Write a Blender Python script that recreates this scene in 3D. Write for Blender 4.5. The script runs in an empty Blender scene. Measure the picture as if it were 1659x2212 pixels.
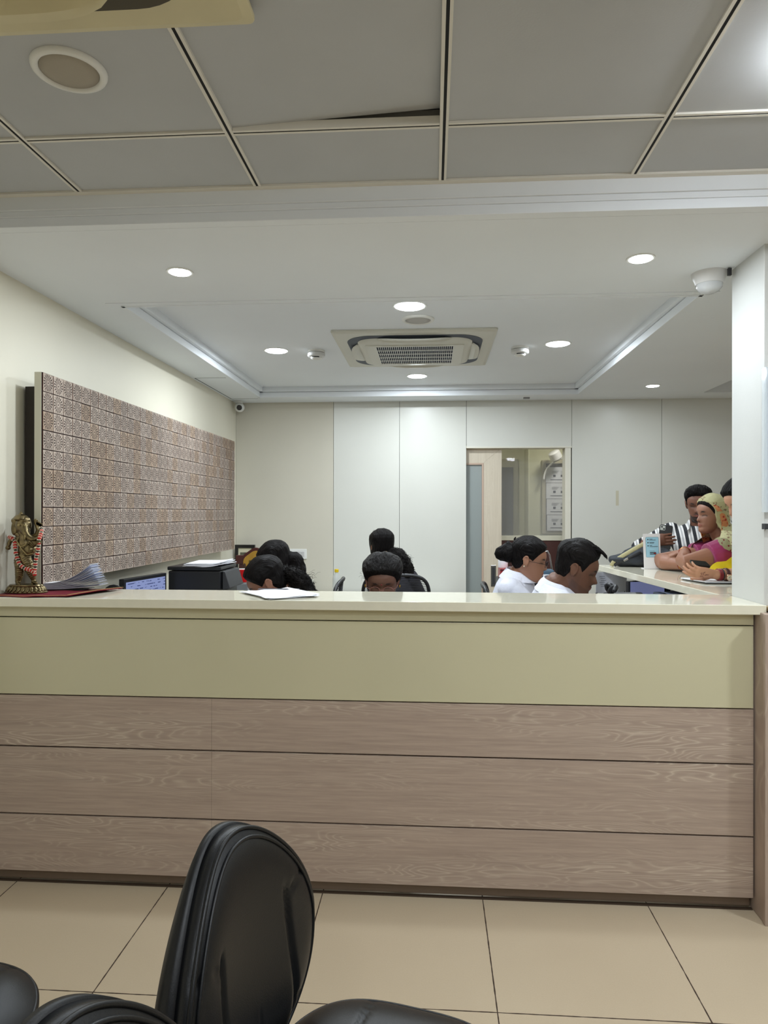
import bpy, bmesh, math, random
import numpy as np
from mathutils import Vector, Matrix, noise, Euler
random.seed(7)
sc = bpy.context.scene
C = sc.collection
PI = math.pi
V = Vector

# ------------------------------------------------------------------ camera, world, exposure
cam_d = bpy.data.cameras.new('camera'); cam = bpy.data.objects.new('camera', cam_d); C.objects.link(cam)
cam_d.sensor_fit = 'HORIZONTAL'; cam_d.sensor_width = 36.0; cam_d.lens = 1500 / 1659 * 36
cam_d.clip_start = 0.02
YAW, PITCH, ROLL = .06893, .00102, .00136
cam.location = (0, 0, 1.437)
_f = V((-math.sin(YAW) * math.cos(PITCH), math.cos(YAW) * math.cos(PITCH), math.sin(PITCH)))
_r0 = V((math.cos(YAW), math.sin(YAW), 0)); _u0 = _r0.cross(_f)
_r = math.cos(ROLL) * _r0 + math.sin(ROLL) * _u0; _u = -math.sin(ROLL) * _r0 + math.cos(ROLL) * _u0
cam.matrix_world = Matrix(((_r.x, _u.x, -_f.x, 0), (_r.y, _u.y, -_f.y, 0), (_r.z, _u.z, -_f.z, 1.437), (0, 0, 0, 1)))
sc.camera = cam
w = bpy.data.worlds.new('world'); sc.world = w; w.use_nodes = True
w.node_tree.nodes['Background'].inputs[0].default_value = (.8, .85, 1, 1)
w.node_tree.nodes['Background'].inputs[1].default_value = .15
sc.view_settings.view_transform = 'Standard'; sc.view_settings.look = 'None'
sc.view_settings.exposure = 0.0; sc.view_settings.gamma = 1.0
sc.view_settings.use_curve_mapping = False

LED = (0.86, 0.94, 1.0)
STAFF_W = 14.5      # each downlight behind the counter
HALL_W = 16       # each light of the waiting hall
def lamp(x, y, z, r, watts, col=LED, spread=PI):
    l = bpy.data.lights.new('led_light', 'AREA'); l.shape = 'DISK'; l.size = 2 * r
    l.energy = watts; l.color = col; l.spread = spread
    o = bpy.data.objects.new('led_light', l); C.objects.link(o); o.location = (x, y, z)
    return o

# ------------------------------------------------------------------ helpers
def s2l(c):
    return tuple((v / 255 / 12.92 if v / 255 <= .04045 else ((v / 255 + .055) / 1.055) ** 2.4) for v in c)
def rgb(*c): return s2l(c) + (1,)

def mat(name, col, rough=.6, metal=0, spec=.5, bump=0, bscale=60, var=0, vscale=3, emit=0, coat=0, trans=0, alpha=1, sheen=0, ecol=None, bdist=.002):
    m = bpy.data.materials.new(name); m.use_nodes = True; nt = m.node_tree; b = nt.nodes['Principled BSDF']
    b.inputs['Base Color'].default_value = col; b.inputs['Roughness'].default_value = rough
    b.inputs['Metallic'].default_value = metal; b.inputs['Specular IOR Level'].default_value = spec
    b.inputs['Coat Weight'].default_value = coat; b.inputs['Transmission Weight'].default_value = trans
    b.inputs['Alpha'].default_value = alpha; b.inputs['Sheen Weight'].default_value = sheen
    if emit:
        b.inputs['Emission Color'].default_value = ecol or col; b.inputs['Emission Strength'].default_value = emit
    tc = nt.nodes.new('ShaderNodeTexCoord')
    if var:
        n = nt.nodes.new('ShaderNodeTexNoise'); n.inputs['Scale'].default_value = vscale; n.inputs['Detail'].default_value = 6
        nt.links.new(tc.outputs['Object'], n.inputs['Vector'])
        r = nt.nodes.new('ShaderNodeMapRange'); r.inputs[1].default_value = .3; r.inputs[2].default_value = .7
        r.inputs[3].default_value = 1 - var; r.inputs[4].default_value = 1 + var
        nt.links.new(n.outputs[0], r.inputs[0])
        x = nt.nodes.new('ShaderNodeVectorMath'); x.operation = 'SCALE'; x.inputs[0].default_value = col[:3]
        nt.links.new(r.outputs[0], x.inputs['Scale']); nt.links.new(x.outputs[0], b.inputs['Base Color'])
    if bump:
        n = nt.nodes.new('ShaderNodeTexNoise'); n.inputs['Scale'].default_value = bscale; n.inputs['Detail'].default_value = 4
        nt.links.new(tc.outputs['Object'], n.inputs['Vector'])
        u = nt.nodes.new('ShaderNodeBump'); u.inputs['Strength'].default_value = bump; u.inputs['Distance'].default_value = bdist
        nt.links.new(n.outputs[0], u.inputs['Height']); nt.links.new(u.outputs[0], b.inputs['Normal'])
    return m

class N:
    """tiny node-graph helper"""
    def __init__(s, name, rough=.5):
        s.m = bpy.data.materials.new(name); s.m.use_nodes = True; s.nt = s.m.node_tree; s.b = s.nt.nodes['Principled BSDF']
        s.b.inputs['Roughness'].default_value = rough
    def n(s, t, **kw):
        x = s.nt.nodes.new(t)
        for k, v in kw.items():
            if k.startswith('i'): x.inputs[int(k[1:])].default_value = v
            else: setattr(x, k, v)
        return x
    def l(s, a, b): s.nt.links.new(a, b)
    def math(s, op, a, b=None, c=None, clamp=False):
        x = s.nt.nodes.new('ShaderNodeMath'); x.operation = op; x.use_clamp = clamp
        for i, v in enumerate((a, b, c)):
            if v is None: continue
            if isinstance(v, (int, float)): x.inputs[i].default_value = v
            else: s.l(v, x.inputs[i])
        return x.outputs[0]
    def mix(s, f, a, b):
        x = s.nt.nodes.new('ShaderNodeMix'); x.data_type = 'RGBA'
        for i, v in ((0, f), (6, a), (7, b)):
            if isinstance(v, (int, float, tuple)): x.inputs[i].default_value = v
            else: s.l(v, x.inputs[i])
        return x.outputs[2]

def tag(o, label=None, cat=None, group=None, kind=None):
    if label: o['label'] = label
    if cat: o['category'] = cat
    if group: o['group'] = group
    if kind: o['kind'] = kind
    return o

def empty(name, loc, label=None, cat=None, group=None, rz=0, kind=None):
    o = bpy.data.objects.new(name, None); C.objects.link(o); o.location = loc; o.rotation_euler = (0, 0, rz)
    o.empty_display_size = .05
    tag(o, label, cat, group, kind)
    return o

class MB:
    """collects shapes; build() links them as one mesh object"""
    def __init__(s): s.bm = bmesh.new(); s.mi = 0
    def face(s, vs):
        try: f = s.bm.faces.new(vs)
        except ValueError: return None
        f.material_index = s.mi; return f
    def hexa(s, P):
        v = [s.bm.verts.new(p) for p in P]
        for q in ((0, 3, 2, 1), (4, 5, 6, 7), (0, 1, 5, 4), (1, 2, 6, 5), (2, 3, 7, 6), (3, 0, 4, 7)): s.face([v[i] for i in q])
    def box(s, x0, x1, y0, y1, z0, z1):
        s.hexa([(x0, y0, z0), (x1, y0, z0), (x1, y1, z0), (x0, y1, z0), (x0, y0, z1), (x1, y0, z1), (x1, y1, z1), (x0, y1, z1)]); return s
    def obox(s, c, sx, sy, sz, R=None):
        c = V(c); R = R or Matrix.Identity(3)
        P = [c + R @ V((a * sx / 2, b * sy / 2, d * sz / 2)) for d in (-1, 1) for a, b in ((-1, -1), (1, -1), (1, 1), (-1, 1))]
        s.hexa(P); return s
    def rings(s, R, cap0=True, cap1=True, close=True):
        vs = [[s.bm.verts.new(p) for p in r] for r in R]
        n = len(vs[0])
        for a, b in zip(vs, vs[1:]):
            for i in range(n if close else n - 1):
                j = (i + 1) % n
                s.face((a[i], a[j], b[j], b[i]))
        if cap0: s.face(vs[0][::-1])
        if cap1: s.face(vs[-1])
        return vs
    def tube(s, pts, rad, seg=10, flat=None, up=None, round_caps=True, cap=True):
        """pts path; rad scalar or list (or list of (rx, ry)); flat: scale of second axis; up: hint for the second axis"""
        pts = [V(p) for p in pts]; n = len(pts)
        if not isinstance(rad, (list, tuple)): rad = [rad] * n
        rad = [(r if isinstance(r, tuple) else (r, r * (flat or 1))) for r in rad]
        T = []
        for i in range(n):
            a = pts[max(0, i - 1)]; b = pts[min(n - 1, i + 1)]
            t = (b - a); T.append(t.normalized() if t.length > 1e-9 else V((0, 0, 1)))
        u = V(up) if up else (V((0, 0, 1)) if abs(T[0].z) < .9 else V((0, 1, 0)))
        R = []
        def ring(c, t, rx, ry, u):
            x = u.cross(t)
            if x.length < 1e-6: x = V((1, 0, 0))
            x.normalize(); y = t.cross(x).normalized()
            return [c + x * (rx * math.cos(2 * PI * k / seg)) + y * (ry * math.sin(2 * PI * k / seg)) for k in range(seg)], y
        for i in range(n):
            if not up: 
                u2 = u - T[i] * u.dot(T[i]); u = u2.normalized() if u2.length > 1e-6 else u
            r, y = ring(pts[i], T[i], rad[i][0], rad[i][1], u)
            if not up: u = y
            if i == 0 and round_caps:
                m = min(rad[0])
                for k in (3, 2, 1):
                    a = k * PI / 6; q, _ = ring(pts[0] - T[0] * m * math.sin(a), T[0], rad[0][0] * math.cos(a) + 1e-5, rad[0][1] * math.cos(a) + 1e-5, u); R.append(q)
            R.append(r)
            if i == n - 1 and round_caps:
                m = min(rad[-1])
                for k in (1, 2, 3):
                    a = k * PI / 6; q, _ = ring(pts[-1] + T[-1] * m * math.sin(a), T[-1], rad[-1][0] * math.cos(a) + 1e-5, rad[-1][1] * math.cos(a) + 1e-5, u); R.append(q)
        s.rings(R, cap, cap); return s
    def cyl(s, p0, p1, r0, r1=None, seg=20):
        return s.tube([p0, p1], [r0, r0 if r1 is None else r1], seg, round_caps=False)
    def ell(s, c, r, R=None, nu=18, nv=12):
        c = V(c); R = R or Matrix.Identity(3); L = []
        for j in range(nv + 1):
            a = -PI / 2 + PI * j / nv
            ca = max(math.cos(a), 1e-4)
            L.append([c + R @ V((r[0] * ca * math.cos(2 * PI * i / nu), r[1] * ca * math.sin(2 * PI * i / nu), r[2] * math.sin(a))) for i in range(nu)])
        s.rings(L); return s
    def lathe(s, c, prof, seg=32, sx=1, sy=1, R=None):
        c = V(c); R = R or Matrix.Identity(3)
        L = [[c + R @ V((r * sx * math.cos(2 * PI * i / seg), r * sy * math.sin(2 * PI * i / seg), z)) for i in range(seg)] for r, z in prof]
        s.rings(L); return s
    def grid(s, P, closeu=False):
        vs = [[s.bm.verts.new(p) for p in row] for row in P]
        for a, b in zip(vs, vs[1:]):
            for i in range(len(a) - 1): s.face((a[i], a[i + 1], b[i + 1], b[i]))
        return vs
    def sheet(s, P, th=.0006):
        """closed thin sheet from a grid of points"""
        P = [[V(p) for p in row] for row in P]
        nrm = (P[-1][0] - P[0][0]).cross(P[0][-1] - P[0][0]).normalized() * th
        a = s.grid(P); b = s.grid([[p + nrm for p in row] for row in P])
        def edge(q):
            for i in range(len(q) - 1): s.face((q[i][0], q[i][1], q[i + 1][1], q[i + 1][0]))
        edge([(a[0][i], b[0][i]) for i in range(len(a[0]))]); edge([(a[-1][i], b[-1][i]) for i in range(len(a[0]))])
        edge([(r[0], t[0]) for r, t in zip(a, b)]); edge([(r[-1], t[-1]) for r, t in zip(a, b)])
        return s
    def prism(s, pts, d, bev=0):
        """closed outline pts (3D, planar) pushed along vector d"""
        d = V(d); s.rings([[V(p) for p in pts], [V(p) + d for p in pts]]); return s
    def build(s, name, m, parent=None, smooth=False, bevel=0, seg=2, local=False, merge=False, label=None, recalc=True):
        if merge: bmesh.ops.remove_doubles(s.bm, verts=s.bm.verts, dist=1e-5)
        if recalc: bmesh.ops.recalc_face_normals(s.bm, faces=s.bm.faces)
        me = bpy.data.meshes.new(name); s.bm.to_mesh(me); s.bm.free()
        return link(name, me, m, parent, smooth, bevel, seg, local, label)

def link(name, me, m, parent=None, smooth=False, bevel=0, seg=2, local=False, label=None):
    o = bpy.data.objects.new(name, me); C.objects.link(o)
    if len(me.materials): me.materials.clear()
    for x in (m if isinstance(m, (list, tuple)) else [m]): me.materials.append(x)
    if smooth:
        me.shade_smooth()
        if smooth == 'auto' or bevel:
            try: me.set_sharp_from_angle(angle=math.radians(40))
            except Exception: pass
    if bevel:
        b = o.modifiers.new('bevel', 'BEVEL'); b.width = bevel; b.segments = seg; b.limit_method = 'ANGLE'; b.angle_limit = math.radians(50)
    if parent:
        o.parent = parent
        if not local: o.matrix_parent_inverse = Matrix.LocRotScale(parent.location, parent.rotation_euler, None).inverted() if parent.parent is None else Matrix.Identity(4)
    if label: o['label'] = label
    return o

def copy_tree(o, parent=None):
    c = o.copy(); C.objects.link(c)
    if parent: c.parent = parent
    for ch in [x for x in ALLCH.get(o, [])]: pass
    for ch in [x for x in list(C.objects) if x.parent == o]: copy_tree(ch, c)
    return c
ALLCH = {}

def struct(o): o['kind'] = 'structure'; return o

def remesh(mb, voxel, iters=3, fac=.6):
    """union of everything in mb as one continuous surface"""
    bmesh.ops.recalc_face_normals(mb.bm, faces=mb.bm.faces)
    me = bpy.data.meshes.new('tmp'); mb.bm.to_mesh(me); mb.bm.free()
    o = bpy.data.objects.new('tmp', me); C.objects.link(o)
    r = o.modifiers.new('r', 'REMESH'); r.mode = 'VOXEL'; r.voxel_size = voxel; r.use_smooth_shade = True
    if iters:
        q = o.modifiers.new('s', 'SMOOTH'); q.factor = fac; q.iterations = iters
    dg = bpy.context.evaluated_depsgraph_get(); dg.update()
    out = bpy.data.meshes.new_from_object(o.evaluated_get(dg), depsgraph=dg)
    bpy.data.objects.remove(o); bpy.data.meshes.remove(me)
    out.shade_smooth()
    return out

def text_mesh(txt, size, m, name, parent, loc, R, depth=.0004, align='LEFT'):
    cu = bpy.data.curves.new('t', 'FONT'); cu.body = txt; cu.size = size; cu.extrude = depth; cu.align_x = align
    o = bpy.data.objects.new('t', cu); C.objects.link(o)
    dg = bpy.context.evaluated_depsgraph_get(); dg.update()
    me = bpy.data.meshes.new_from_object(o.evaluated_get(dg), depsgraph=dg); bpy.data.objects.remove(o)
    me.transform(Matrix.Translation(loc) @ R.to_4x4())
    return link(name, me, m, parent)
FACE_CAM = Matrix(((1, 0, 0), (0, 0, -1), (0, 1, 0)))   # text plane -> XZ plane readable from -Y

# ------------------------------------------------------------------ materials
white_lam = mat('white_laminate', rgb(212, 212, 204), .35, var=.015, vscale=2, bump=.08, bscale=300)
beige_wall = mat('beige_wall_paint', rgb(206, 201, 186), .6, var=.03, vscale=1.6, bump=.1, bscale=120)
left_paint = mat('cream_wall_paint', rgb(228, 223, 206), .55, var=.03, vscale=1.3, bump=.1, bscale=120)
ceil_white = mat('white_ceiling_paint', rgb(232, 236, 240), .75, var=.02, vscale=1.5, bump=.1, bscale=150)
tile_grey = mat('ceiling_tile_face', rgb(184, 186, 188), .8, var=.05, vscale=2.2, bump=.1, bscale=200)
tbar_white = mat('white_ceiling_bar', rgb(222, 218, 208), .4)
black_gap = mat('black_gap', rgb(12, 12, 14), .8)
col_white = mat('white_column_paint', rgb(206, 207, 204), .5, var=.02, vscale=4, bump=.1, bscale=150)
hall_wall = mat('hall_wall_paint', rgb(196, 190, 174), .7)
cream_gloss = mat('cream_laminate', rgb(206, 200, 168), .28, var=.015, vscale=2, coat=.2)
top_stone = mat('polished_cream_stone', rgb(232, 227, 206), .07, var=.02, vscale=30, spec=.6, coat=.3)
greenish = mat('pale_green_paint', rgb(196, 195, 164), .7)
blk_plastic = mat('black_plastic', rgb(26, 27, 30), .4)
blk_gloss = mat('black_gloss_plastic', rgb(10, 10, 12), .15)
dgrey_plastic = mat('dark_grey_plastic', rgb(48, 49, 53), .5)
lgrey_plastic = mat('light_grey_plastic', rgb(150, 150, 152), .4)
wht_plastic = mat('white_plastic', rgb(228, 228, 224), .35)
chrome = mat('brushed_metal', rgb(170, 170, 168), .25, metal=1)
paper = mat('white_paper', rgb(236, 237, 242), .7)
paper_b = mat('bluish_paper', rgb(200, 206, 226), .7)
ink = mat('dark_ink', rgb(50, 50, 62), .7)
dark_wood = mat('dark_red_wood', rgb(70, 30, 26), .35, var=.15, vscale=8)

def floor_mat():
    g = N('cream_floor_tile', .22)
    tc = g.n('ShaderNodeTexCoord'); sp = g.n('ShaderNodeSeparateXYZ'); g.l(tc.outputs['Object'], sp.inputs[0])
    nz = g.n('ShaderNodeTexNoise', i2=25.0); g.l(tc.outputs['Object'], nz.inputs['Vector'])
    def line(o, off, ph):
        a = g.math('SUBTRACT', o, off); a = g.math('DIVIDE', a, .6); a = g.math('FRACT', a)
        a = g.math('SUBTRACT', a, .5); a = g.math('ABSOLUTE', a); a = g.math('SUBTRACT', .5, a)      # 0 at the line
        wd = g.math('MULTIPLY_ADD', nz.outputs[0], .005, .0008)
        return g.math('LESS_THAN', a, wd)
    gx = line(sp.outputs[0], .19, 0); gy = line(sp.outputs[1], 2.016, 1)
    gr = g.math('MAXIMUM', gx, gy)
    n2 = g.n('ShaderNodeTexNoise', i2=1.4); g.l(tc.outputs['Object'], n2.inputs['Vector'])
    n3 = g.n('ShaderNodeTexNoise', i2=220.0); g.l(tc.outputs['Object'], n3.inputs['Vector'])
    base = g.mix(n2.outputs[0], rgb(196, 178, 152), rgb(208, 192, 166))
    base = g.mix(g.math('MULTIPLY', n3.outputs[0], .22), base, rgb(168, 148, 122))
    g.l(g.mix(gr, base, rgb(62, 46, 34)), g.b.inputs['Base Color'])
    rr = g.math('MULTIPLY_ADD', gr, .5, .25); g.l(rr, g.b.inputs['Roughness'])
    return g.m
M_floor = floor_mat()

def wood_mat(name, dark, light, line, seed, axis=0):
    g = N(name, .42)
    tc = g.n('ShaderNodeTexCoord'); mp = g.n('ShaderNodeMapping')
    mp.inputs['Location'].default_value = (seed, seed * .37, seed * 1.3)
    mp.inputs['Scale'].default_value = (1, 1, 7.5) if axis == 0 else (7.5, 1, 1)
    g.l(tc.outputs['Object'], mp.inputs[0])
    nz = g.n('ShaderNodeTexNoise', i2=1.7, i3=2.0, i4=.45); g.l(mp.outputs[0], nz.inputs['Vector'])
    # contour lines of a stretched noise read as cathedral grain
    r = g.math('MULTIPLY', nz.outputs[0], 26); r = g.math('FRACT', r)
    r = g.math('SUBTRACT', r, .5); r = g.math('ABSOLUTE', r); r = g.math('MULTIPLY', r, 2)
    r = g.math('POWER', r, 3.5)
    mp2 = g.n('ShaderNodeMapping'); mp2.inputs['Scale'].default_value = (2.2, 2, 60) if axis == 0 else (60, 2, 2.2); g.l(tc.outputs['Object'], mp2.inputs[0])
    st = g.n('ShaderNodeTexNoise', i2=2.0, i3=6.0, i4=.6); g.l(mp2.outputs[0], st.inputs['Vector'])
    mp3 = g.n('ShaderNodeMapping'); mp3.inputs['Scale'].default_value = (9, 9, 260) if axis == 0 else (260, 9, 9); g.l(tc.outputs['Object'], mp3.inputs[0])
    fi = g.n('ShaderNodeTexNoise', i2=1.5, i3=3.0); g.l(mp3.outputs[0], fi.inputs['Vector'])
    big = g.n('ShaderNodeTexNoise', i2=1.1, i3=1.0); g.l(mp.outputs[0], big.inputs['Vector'])
    f = g.math('MULTIPLY_ADD', st.outputs[0], 1.5, -.3, clamp=True)
    f = g.math('MULTIPLY_ADD', g.math('SUBTRACT', fi.outputs[0], .5), .5, f)
    base = g.mix(f, dark, light)
    ml = g.math('MULTIPLY', r, g.math('MULTIPLY_ADD', big.outputs[0], 3.2, -1.35, clamp=True))
    ml = g.math('MULTIPLY', ml, .85)
    g.l(g.mix(ml, base, line), g.b.inputs['Base Color'])
    bp = g.n('ShaderNodeBump'); bp.inputs['Strength'].default_value = .15; bp.inputs['Distance'].default_value = .001
    g.l(fi.outputs[0], bp.inputs['Height']); g.l(bp.outputs[0], g.b.inputs['Normal'])
    return g.m
WD, WL, WN = rgb(160, 141, 128), rgb(192, 172, 157), rgb(214, 200, 182)
wood = [wood_mat('pale_oak_laminate_%s' % n, WD, WL, WN, s) for n, s in (('upper', 1.3), ('middle', 7.1), ('lower', 12.9))]
wood_v = wood_mat('pale_oak_upright', WD, WL, WN, 4.4, axis=1)
door_wood = wood_mat('bleached_wood', rgb(196, 184, 164), rgb(214, 203, 184), rgb(222, 212, 196), 9, axis=1)

def stone_mat():
    g = N('beige_stone', .35); tc = g.n('ShaderNodeTexCoord')
    n = g.n('ShaderNodeTexNoise', i2=6.0, i3=8.0, i4=.65); n.inputs['Distortion'].default_value = 2.5; g.l(tc.outputs['Object'], n.inputs['Vector'])
    f = g.math('MULTIPLY_ADD', n.outputs[0], 3, -1, clamp=True)
    g.l(g.mix(f, rgb(120, 92, 60), rgb(205, 186, 148)), g.b.inputs['Base Color'])
    return g.m
M_stone = stone_mat()

# ------------------------------------------------------------------ the setting
ZI, ZT, ZG = 2.40, 2.48, 2.4995        # staff-area ceiling, its raised tray, waiting-hall grid ceiling
YB = 6.0
XL, XR = -1.72, 4.6
YF = -3.2
m = MB(); m.box(XL - .2, XR + .2, YF - .2, 9.0, -.1, 0); struct(m.build('floor', M_floor))
m = MB(); m.box(XL - .12, XL, YF, YB + .1, 0, 2.9); struct(m.build('wall_left', left_paint))
m = MB(); m.box(XR, XR + .12, YF, 9, 0, 2.9); struct(m.build('wall_right', hall_wall))
m = MB(); m.box(XL - .12, XR + .12, YF - .12, YF, 0, 2.9); struct(m.build('wall_rear', hall_wall))
# back wall of separate flat panels with thin gaps, and a door opening
bk = MB()
D0, D1, DZ = .294, 1.178, 2.005
bk.mi = 2
bk.box(XL, D0 - .02, YB + .012, YB + .1, 0, 2.9); bk.box(D1 + .02, XR, YB + .012, YB + .1, 0, 2.9); bk.box(D0 - .02, D1 + .02, YB + .012, YB + .1, DZ + .02, 2.9)
def wp(x0, x1, z0, z1, mi): bk.mi = mi; bk.box(x0 + .0016, x1 - .0016, YB, YB + .014, z0, z1)
wp(XL, -.855, 0, 2.5, 1); wp(-.855, -.281, 0, 2.5, 0); wp(-.281, D0, 0, 2.5, 0); wp(D0, 1.185, DZ, 2.5, 0)
wp(1.185, 1.931, 0, 2.5, 0); wp(1.931, 2.9, 0, 2.5, 0); wp(2.9, XR, 0, 2.5, 0)
bk.mi = 3; bk.box(1.553, 1.577, YB - .0012, YB, 1.50, 1.626)
struct(bk.build('wall_back', [white_lam, beige_wall, black_gap, mat('tape_residue', rgb(196, 190, 168), .7)]))
# white reveal and lintel trim of the doorway
m = MB(); m.box(D0, 1.185, YB - .006, YB + .13, DZ - .014, DZ); m.box(1.13, 1.178, YB - .003, YB + .13, 0, DZ - .014)
struct(m.build('trim_1', mat('white_door_jamb', rgb(222, 218, 204), .4), bevel=.002))

# ---- waiting-hall ceiling: flush tiles and T bars with a dark centre groove
gx = [.032 + .6 * k for k in range(-3, 8)]; gy = [1.908 - .6 * k for k in range(0, 9)]
c = MB(); g = .011
xs = [XL] + [x for x in gx if XL < x < XR] + [XR]
ys = [2.245] + [y for y in gy if y > YF] + [YF]
for i in range(len(xs) - 1):
    for j in range(len(ys) - 1):
        x0, x1, y1, y0 = xs[i] + g, xs[i + 1] - g, ys[j] - g, ys[j + 1] + g
        if abs(xs[i + 1] - .032) < .01 and abs(ys[j] - 1.908) < .01:
            # one tile is lifted out of its bar at the far right corner
            P = [(x0, y0), (x1, y0), (x1, y1), (x0 , y1)]; dz = [0, 0, .036, .004]
            c.hexa([(p[0], p[1], ZG + .004 + d) for p, d in zip(P, dz)] + [(p[0], p[1], ZG + .014 + d) for p, d in zip(P, dz)])
        else: c.box(x0, x1, y0, y1, ZG + .004, ZG + .014)
c.mi = 1; c.box(XL, XR, YF, 2.9, 2.62, 2.64)
struct(c.build('ceiling', [tile_grey, ceil_white]))
b = MB()
def tbar(x0, x1, y0, y1, along):
    # flange left, flange right, black groove between
    if along == 'y':
        b.mi = 0; b.box(x0 - .012, x0 - .0035, y0, y1, ZG - .002, ZG + .02); b.box(x0 + .0045, x0 + .012, y0, y1, ZG - .002, ZG + .02)
        b.mi = 1; b.box(x0 - .0035, x0 + .0045, y0, y1, ZG - .0012, ZG + .02)
    else:
        b.mi = 0; b.box(x0, x1, y0 - .012, y0 - .003, ZG - .002, ZG + .02); b.box(x0, x1, y0 + .003, y0 + .012, ZG - .002, ZG + .02)
        b.mi = 1; b.box(x0, x1, y0 - .003, y0 + .003, ZG - .0012, ZG + .02)
for x in xs[1:-1]: tbar(x, x, YF, 2.235, 'y')
for y in ys[1:-1]:
    for i in range(len(xs) - 1): tbar(xs[i] + .0125, xs[i + 1] - .0125, y, y, 'x')
b.mi = 0; b.box(XL, XR, 2.222, 2.245, ZG - .003, ZG + .02)
struct(b.build('trim_2', [tbar_white, black_gap]))
# perforated angle seen through the gap of the lifted tile
a = empty('perforated_angle', (-.27, 1.9, ZG), 'grey perforated metal angle showing above the lifted ceiling tile edge', 'bracket')
m = MB(); m.box(-.55, .02, 1.9205, 1.923, ZG + .006, ZG + .05); m.build('web', mat('galvanised_grey', rgb(168, 166, 160), .5, metal=.2), a)
m = MB()
for k in range(16): m.box(-.44 + k * .029, -.432 + k * .029, 1.9195, 1.9206, ZG + .013 + (k % 2) * .01, ZG + .016 + (k % 2) * .01)
m.build('perforations', black_gap, a)

# ---- bulkhead, staff-area ceiling ring, tray
m = MB()
m.box(XL, XR, 2.245, 2.30, 2.452, 2.62)                  # upper face
m.box(XL, XR, 2.252, 2.30, 2.432, 2.452)
m.box(XL, XR, 2.256, 2.30, ZI, 2.432)
struct(m.build('trim_3', ceil_white, bevel=.0015))
TX0, TX1, TY0, TY1 = -1.452, 1.195, 3.15, 5.73
m = MB()
m.box(XL, TX0, 2.30, YB, ZI, ZI + .05); m.box(TX1, 2.12, 2.30, YB, ZI, ZI + .05)
m.box(TX0, TX1, 2.30, TY0, ZI, ZI + .05); m.box(TX0, TX1, TY1, YB, ZI, ZI + .05)
m.box(2.12, XR, 5.74, YB, ZI, ZI + .05); m.box(2.12, XR, 2.30, 2.6, ZI, ZI + .05)
m.box(TX0 - .05, TX1 + .05, TY0 - .05, TY1 + .05, ZT, ZT + .03)
m.mi = 1; m.box(XL, XR, 2.30, YB, 2.66, 2.68)
struct(m.build('ceiling_2', [ceil_white, ceil_white]))
bpy.data.objects['ceiling_2'].name = 'ceiling_staff'
m = MB()   # stepped cove around the tray: outer riser, small ledge, inner cornice
for x0, x1, y0, y1 in ((TX0, TX1, TY1 - .02, TY1), (TX0, TX0 + .02, TY0, TY1), (TX1 - .02, TX1, TY0, TY1), (TX0, TX1, TY0, TY0 + .02)):
    m.box(x0, x1, y0, y1, ZI - .003, ZI + .04)
for x0, x1, y0, y1 in ((TX0, TX1, TY1 - .045, TY1), (TX0, TX0 + .045, TY0, TY1), (TX1 - .045, TX1, TY0, TY1), (TX0, TX1, TY0, TY0 + .045)):
    m.box(x0, x1, y0, y1, ZI + .042, ZT + .001)
struct(m.build('trim_4', ceil_white, bevel=.002))
m = MB()   # thin bead round the tray edge
for x0, x1, y0, y1 in ((TX0 - .05, TX1 + .05, TY0 - .05, TY0 - .04), ):
    m.box(x0, x1, y0, y1, ZI - .003, ZI)
struct(m.build('trim_5', ceil_white))
m = MB()   # access hatch outline in the left border
for x0, x1, y0, y1 in ((-1.70, -1.47, 4.87, 4.876), (-1.70, -1.47, 5.78, 5.786), (-1.70, -1.694, 4.87, 5.786)):
    m.box(x0, x1, y0, y1, ZI - .0006, ZI)
struct(m.build('trim_6', black_gap))
# grid ceiling of the hall to the right
m = MB(); m.box(2.12, XR, 2.6, 5.74, 2.50, 2.52)
m.mi = 1
for y in (5.3, 4.7, 4.1, 3.5): m.box(2.12, XR, y, y + .012, 2.498, 2.5)
for x in (2.7, 3.3, 3.9): m.box(x, x + .012, 2.6, 5.74, 2.498, 2.5)
m.mi = 2; m.box(2.12, 2.16, 2.6, 5.74, 2.40, 2.5); m.box(2.16, XR, 5.70, 5.74, 2.40, 2.5)
struct(m.build('ceiling_right', [tile_grey, black_gap, ceil_white]))

# ---- column
m = MB(); m.box(1.185, 1.75, 2.57, 2.84, 1.105, 2.6); struct(m.build('wall_column', col_white, bevel=.002))
m = MB(); m.box(1.162, 1.80, 2.52, 2.84, 0, 1.085); m.mi = 1; m.box(1.176, 1.82, 2.50, 2.52, .002, 1.075); m.mi = 0; m.box(1.158, 1.176, 2.502, 2.52, 0, 1.085)
struct(m.build('trim_7', [wood_v, M_stone], bevel=.002))
m = MB(); m.box(1.187, 1.82, 2.49, 2.57, 1.088, 1.107); struct(m.build('trim_8', M_stone, bevel=.003))
# acrylic holder on the column front
a = empty('acrylic_holder', (1.25, 2.56, 1.45), 'clear acrylic document holder fixed on the column front at right edge', 'holder')
m = MB(); m.box(1.179, 1.42, 2.548, 2.552, 1.44, 1.955); m.box(1.176, 1.18, 2.54, 2.57, 1.44, 1.955)
m.build('acrylic_sleeve', mat('clear_acrylic', rgb(222, 230, 235), .08, alpha=.45), a, bevel=.001)
m = MB(); m.box(1.19, 1.41, 2.554, 2.556, 1.46, 1.94); m.build('sheet', paper_b, a)
m = MB(); m.box(1.176, 1.192, 2.545, 2.569, 1.38, 1.40); m.build('clip', dgrey_plastic, a)

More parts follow.
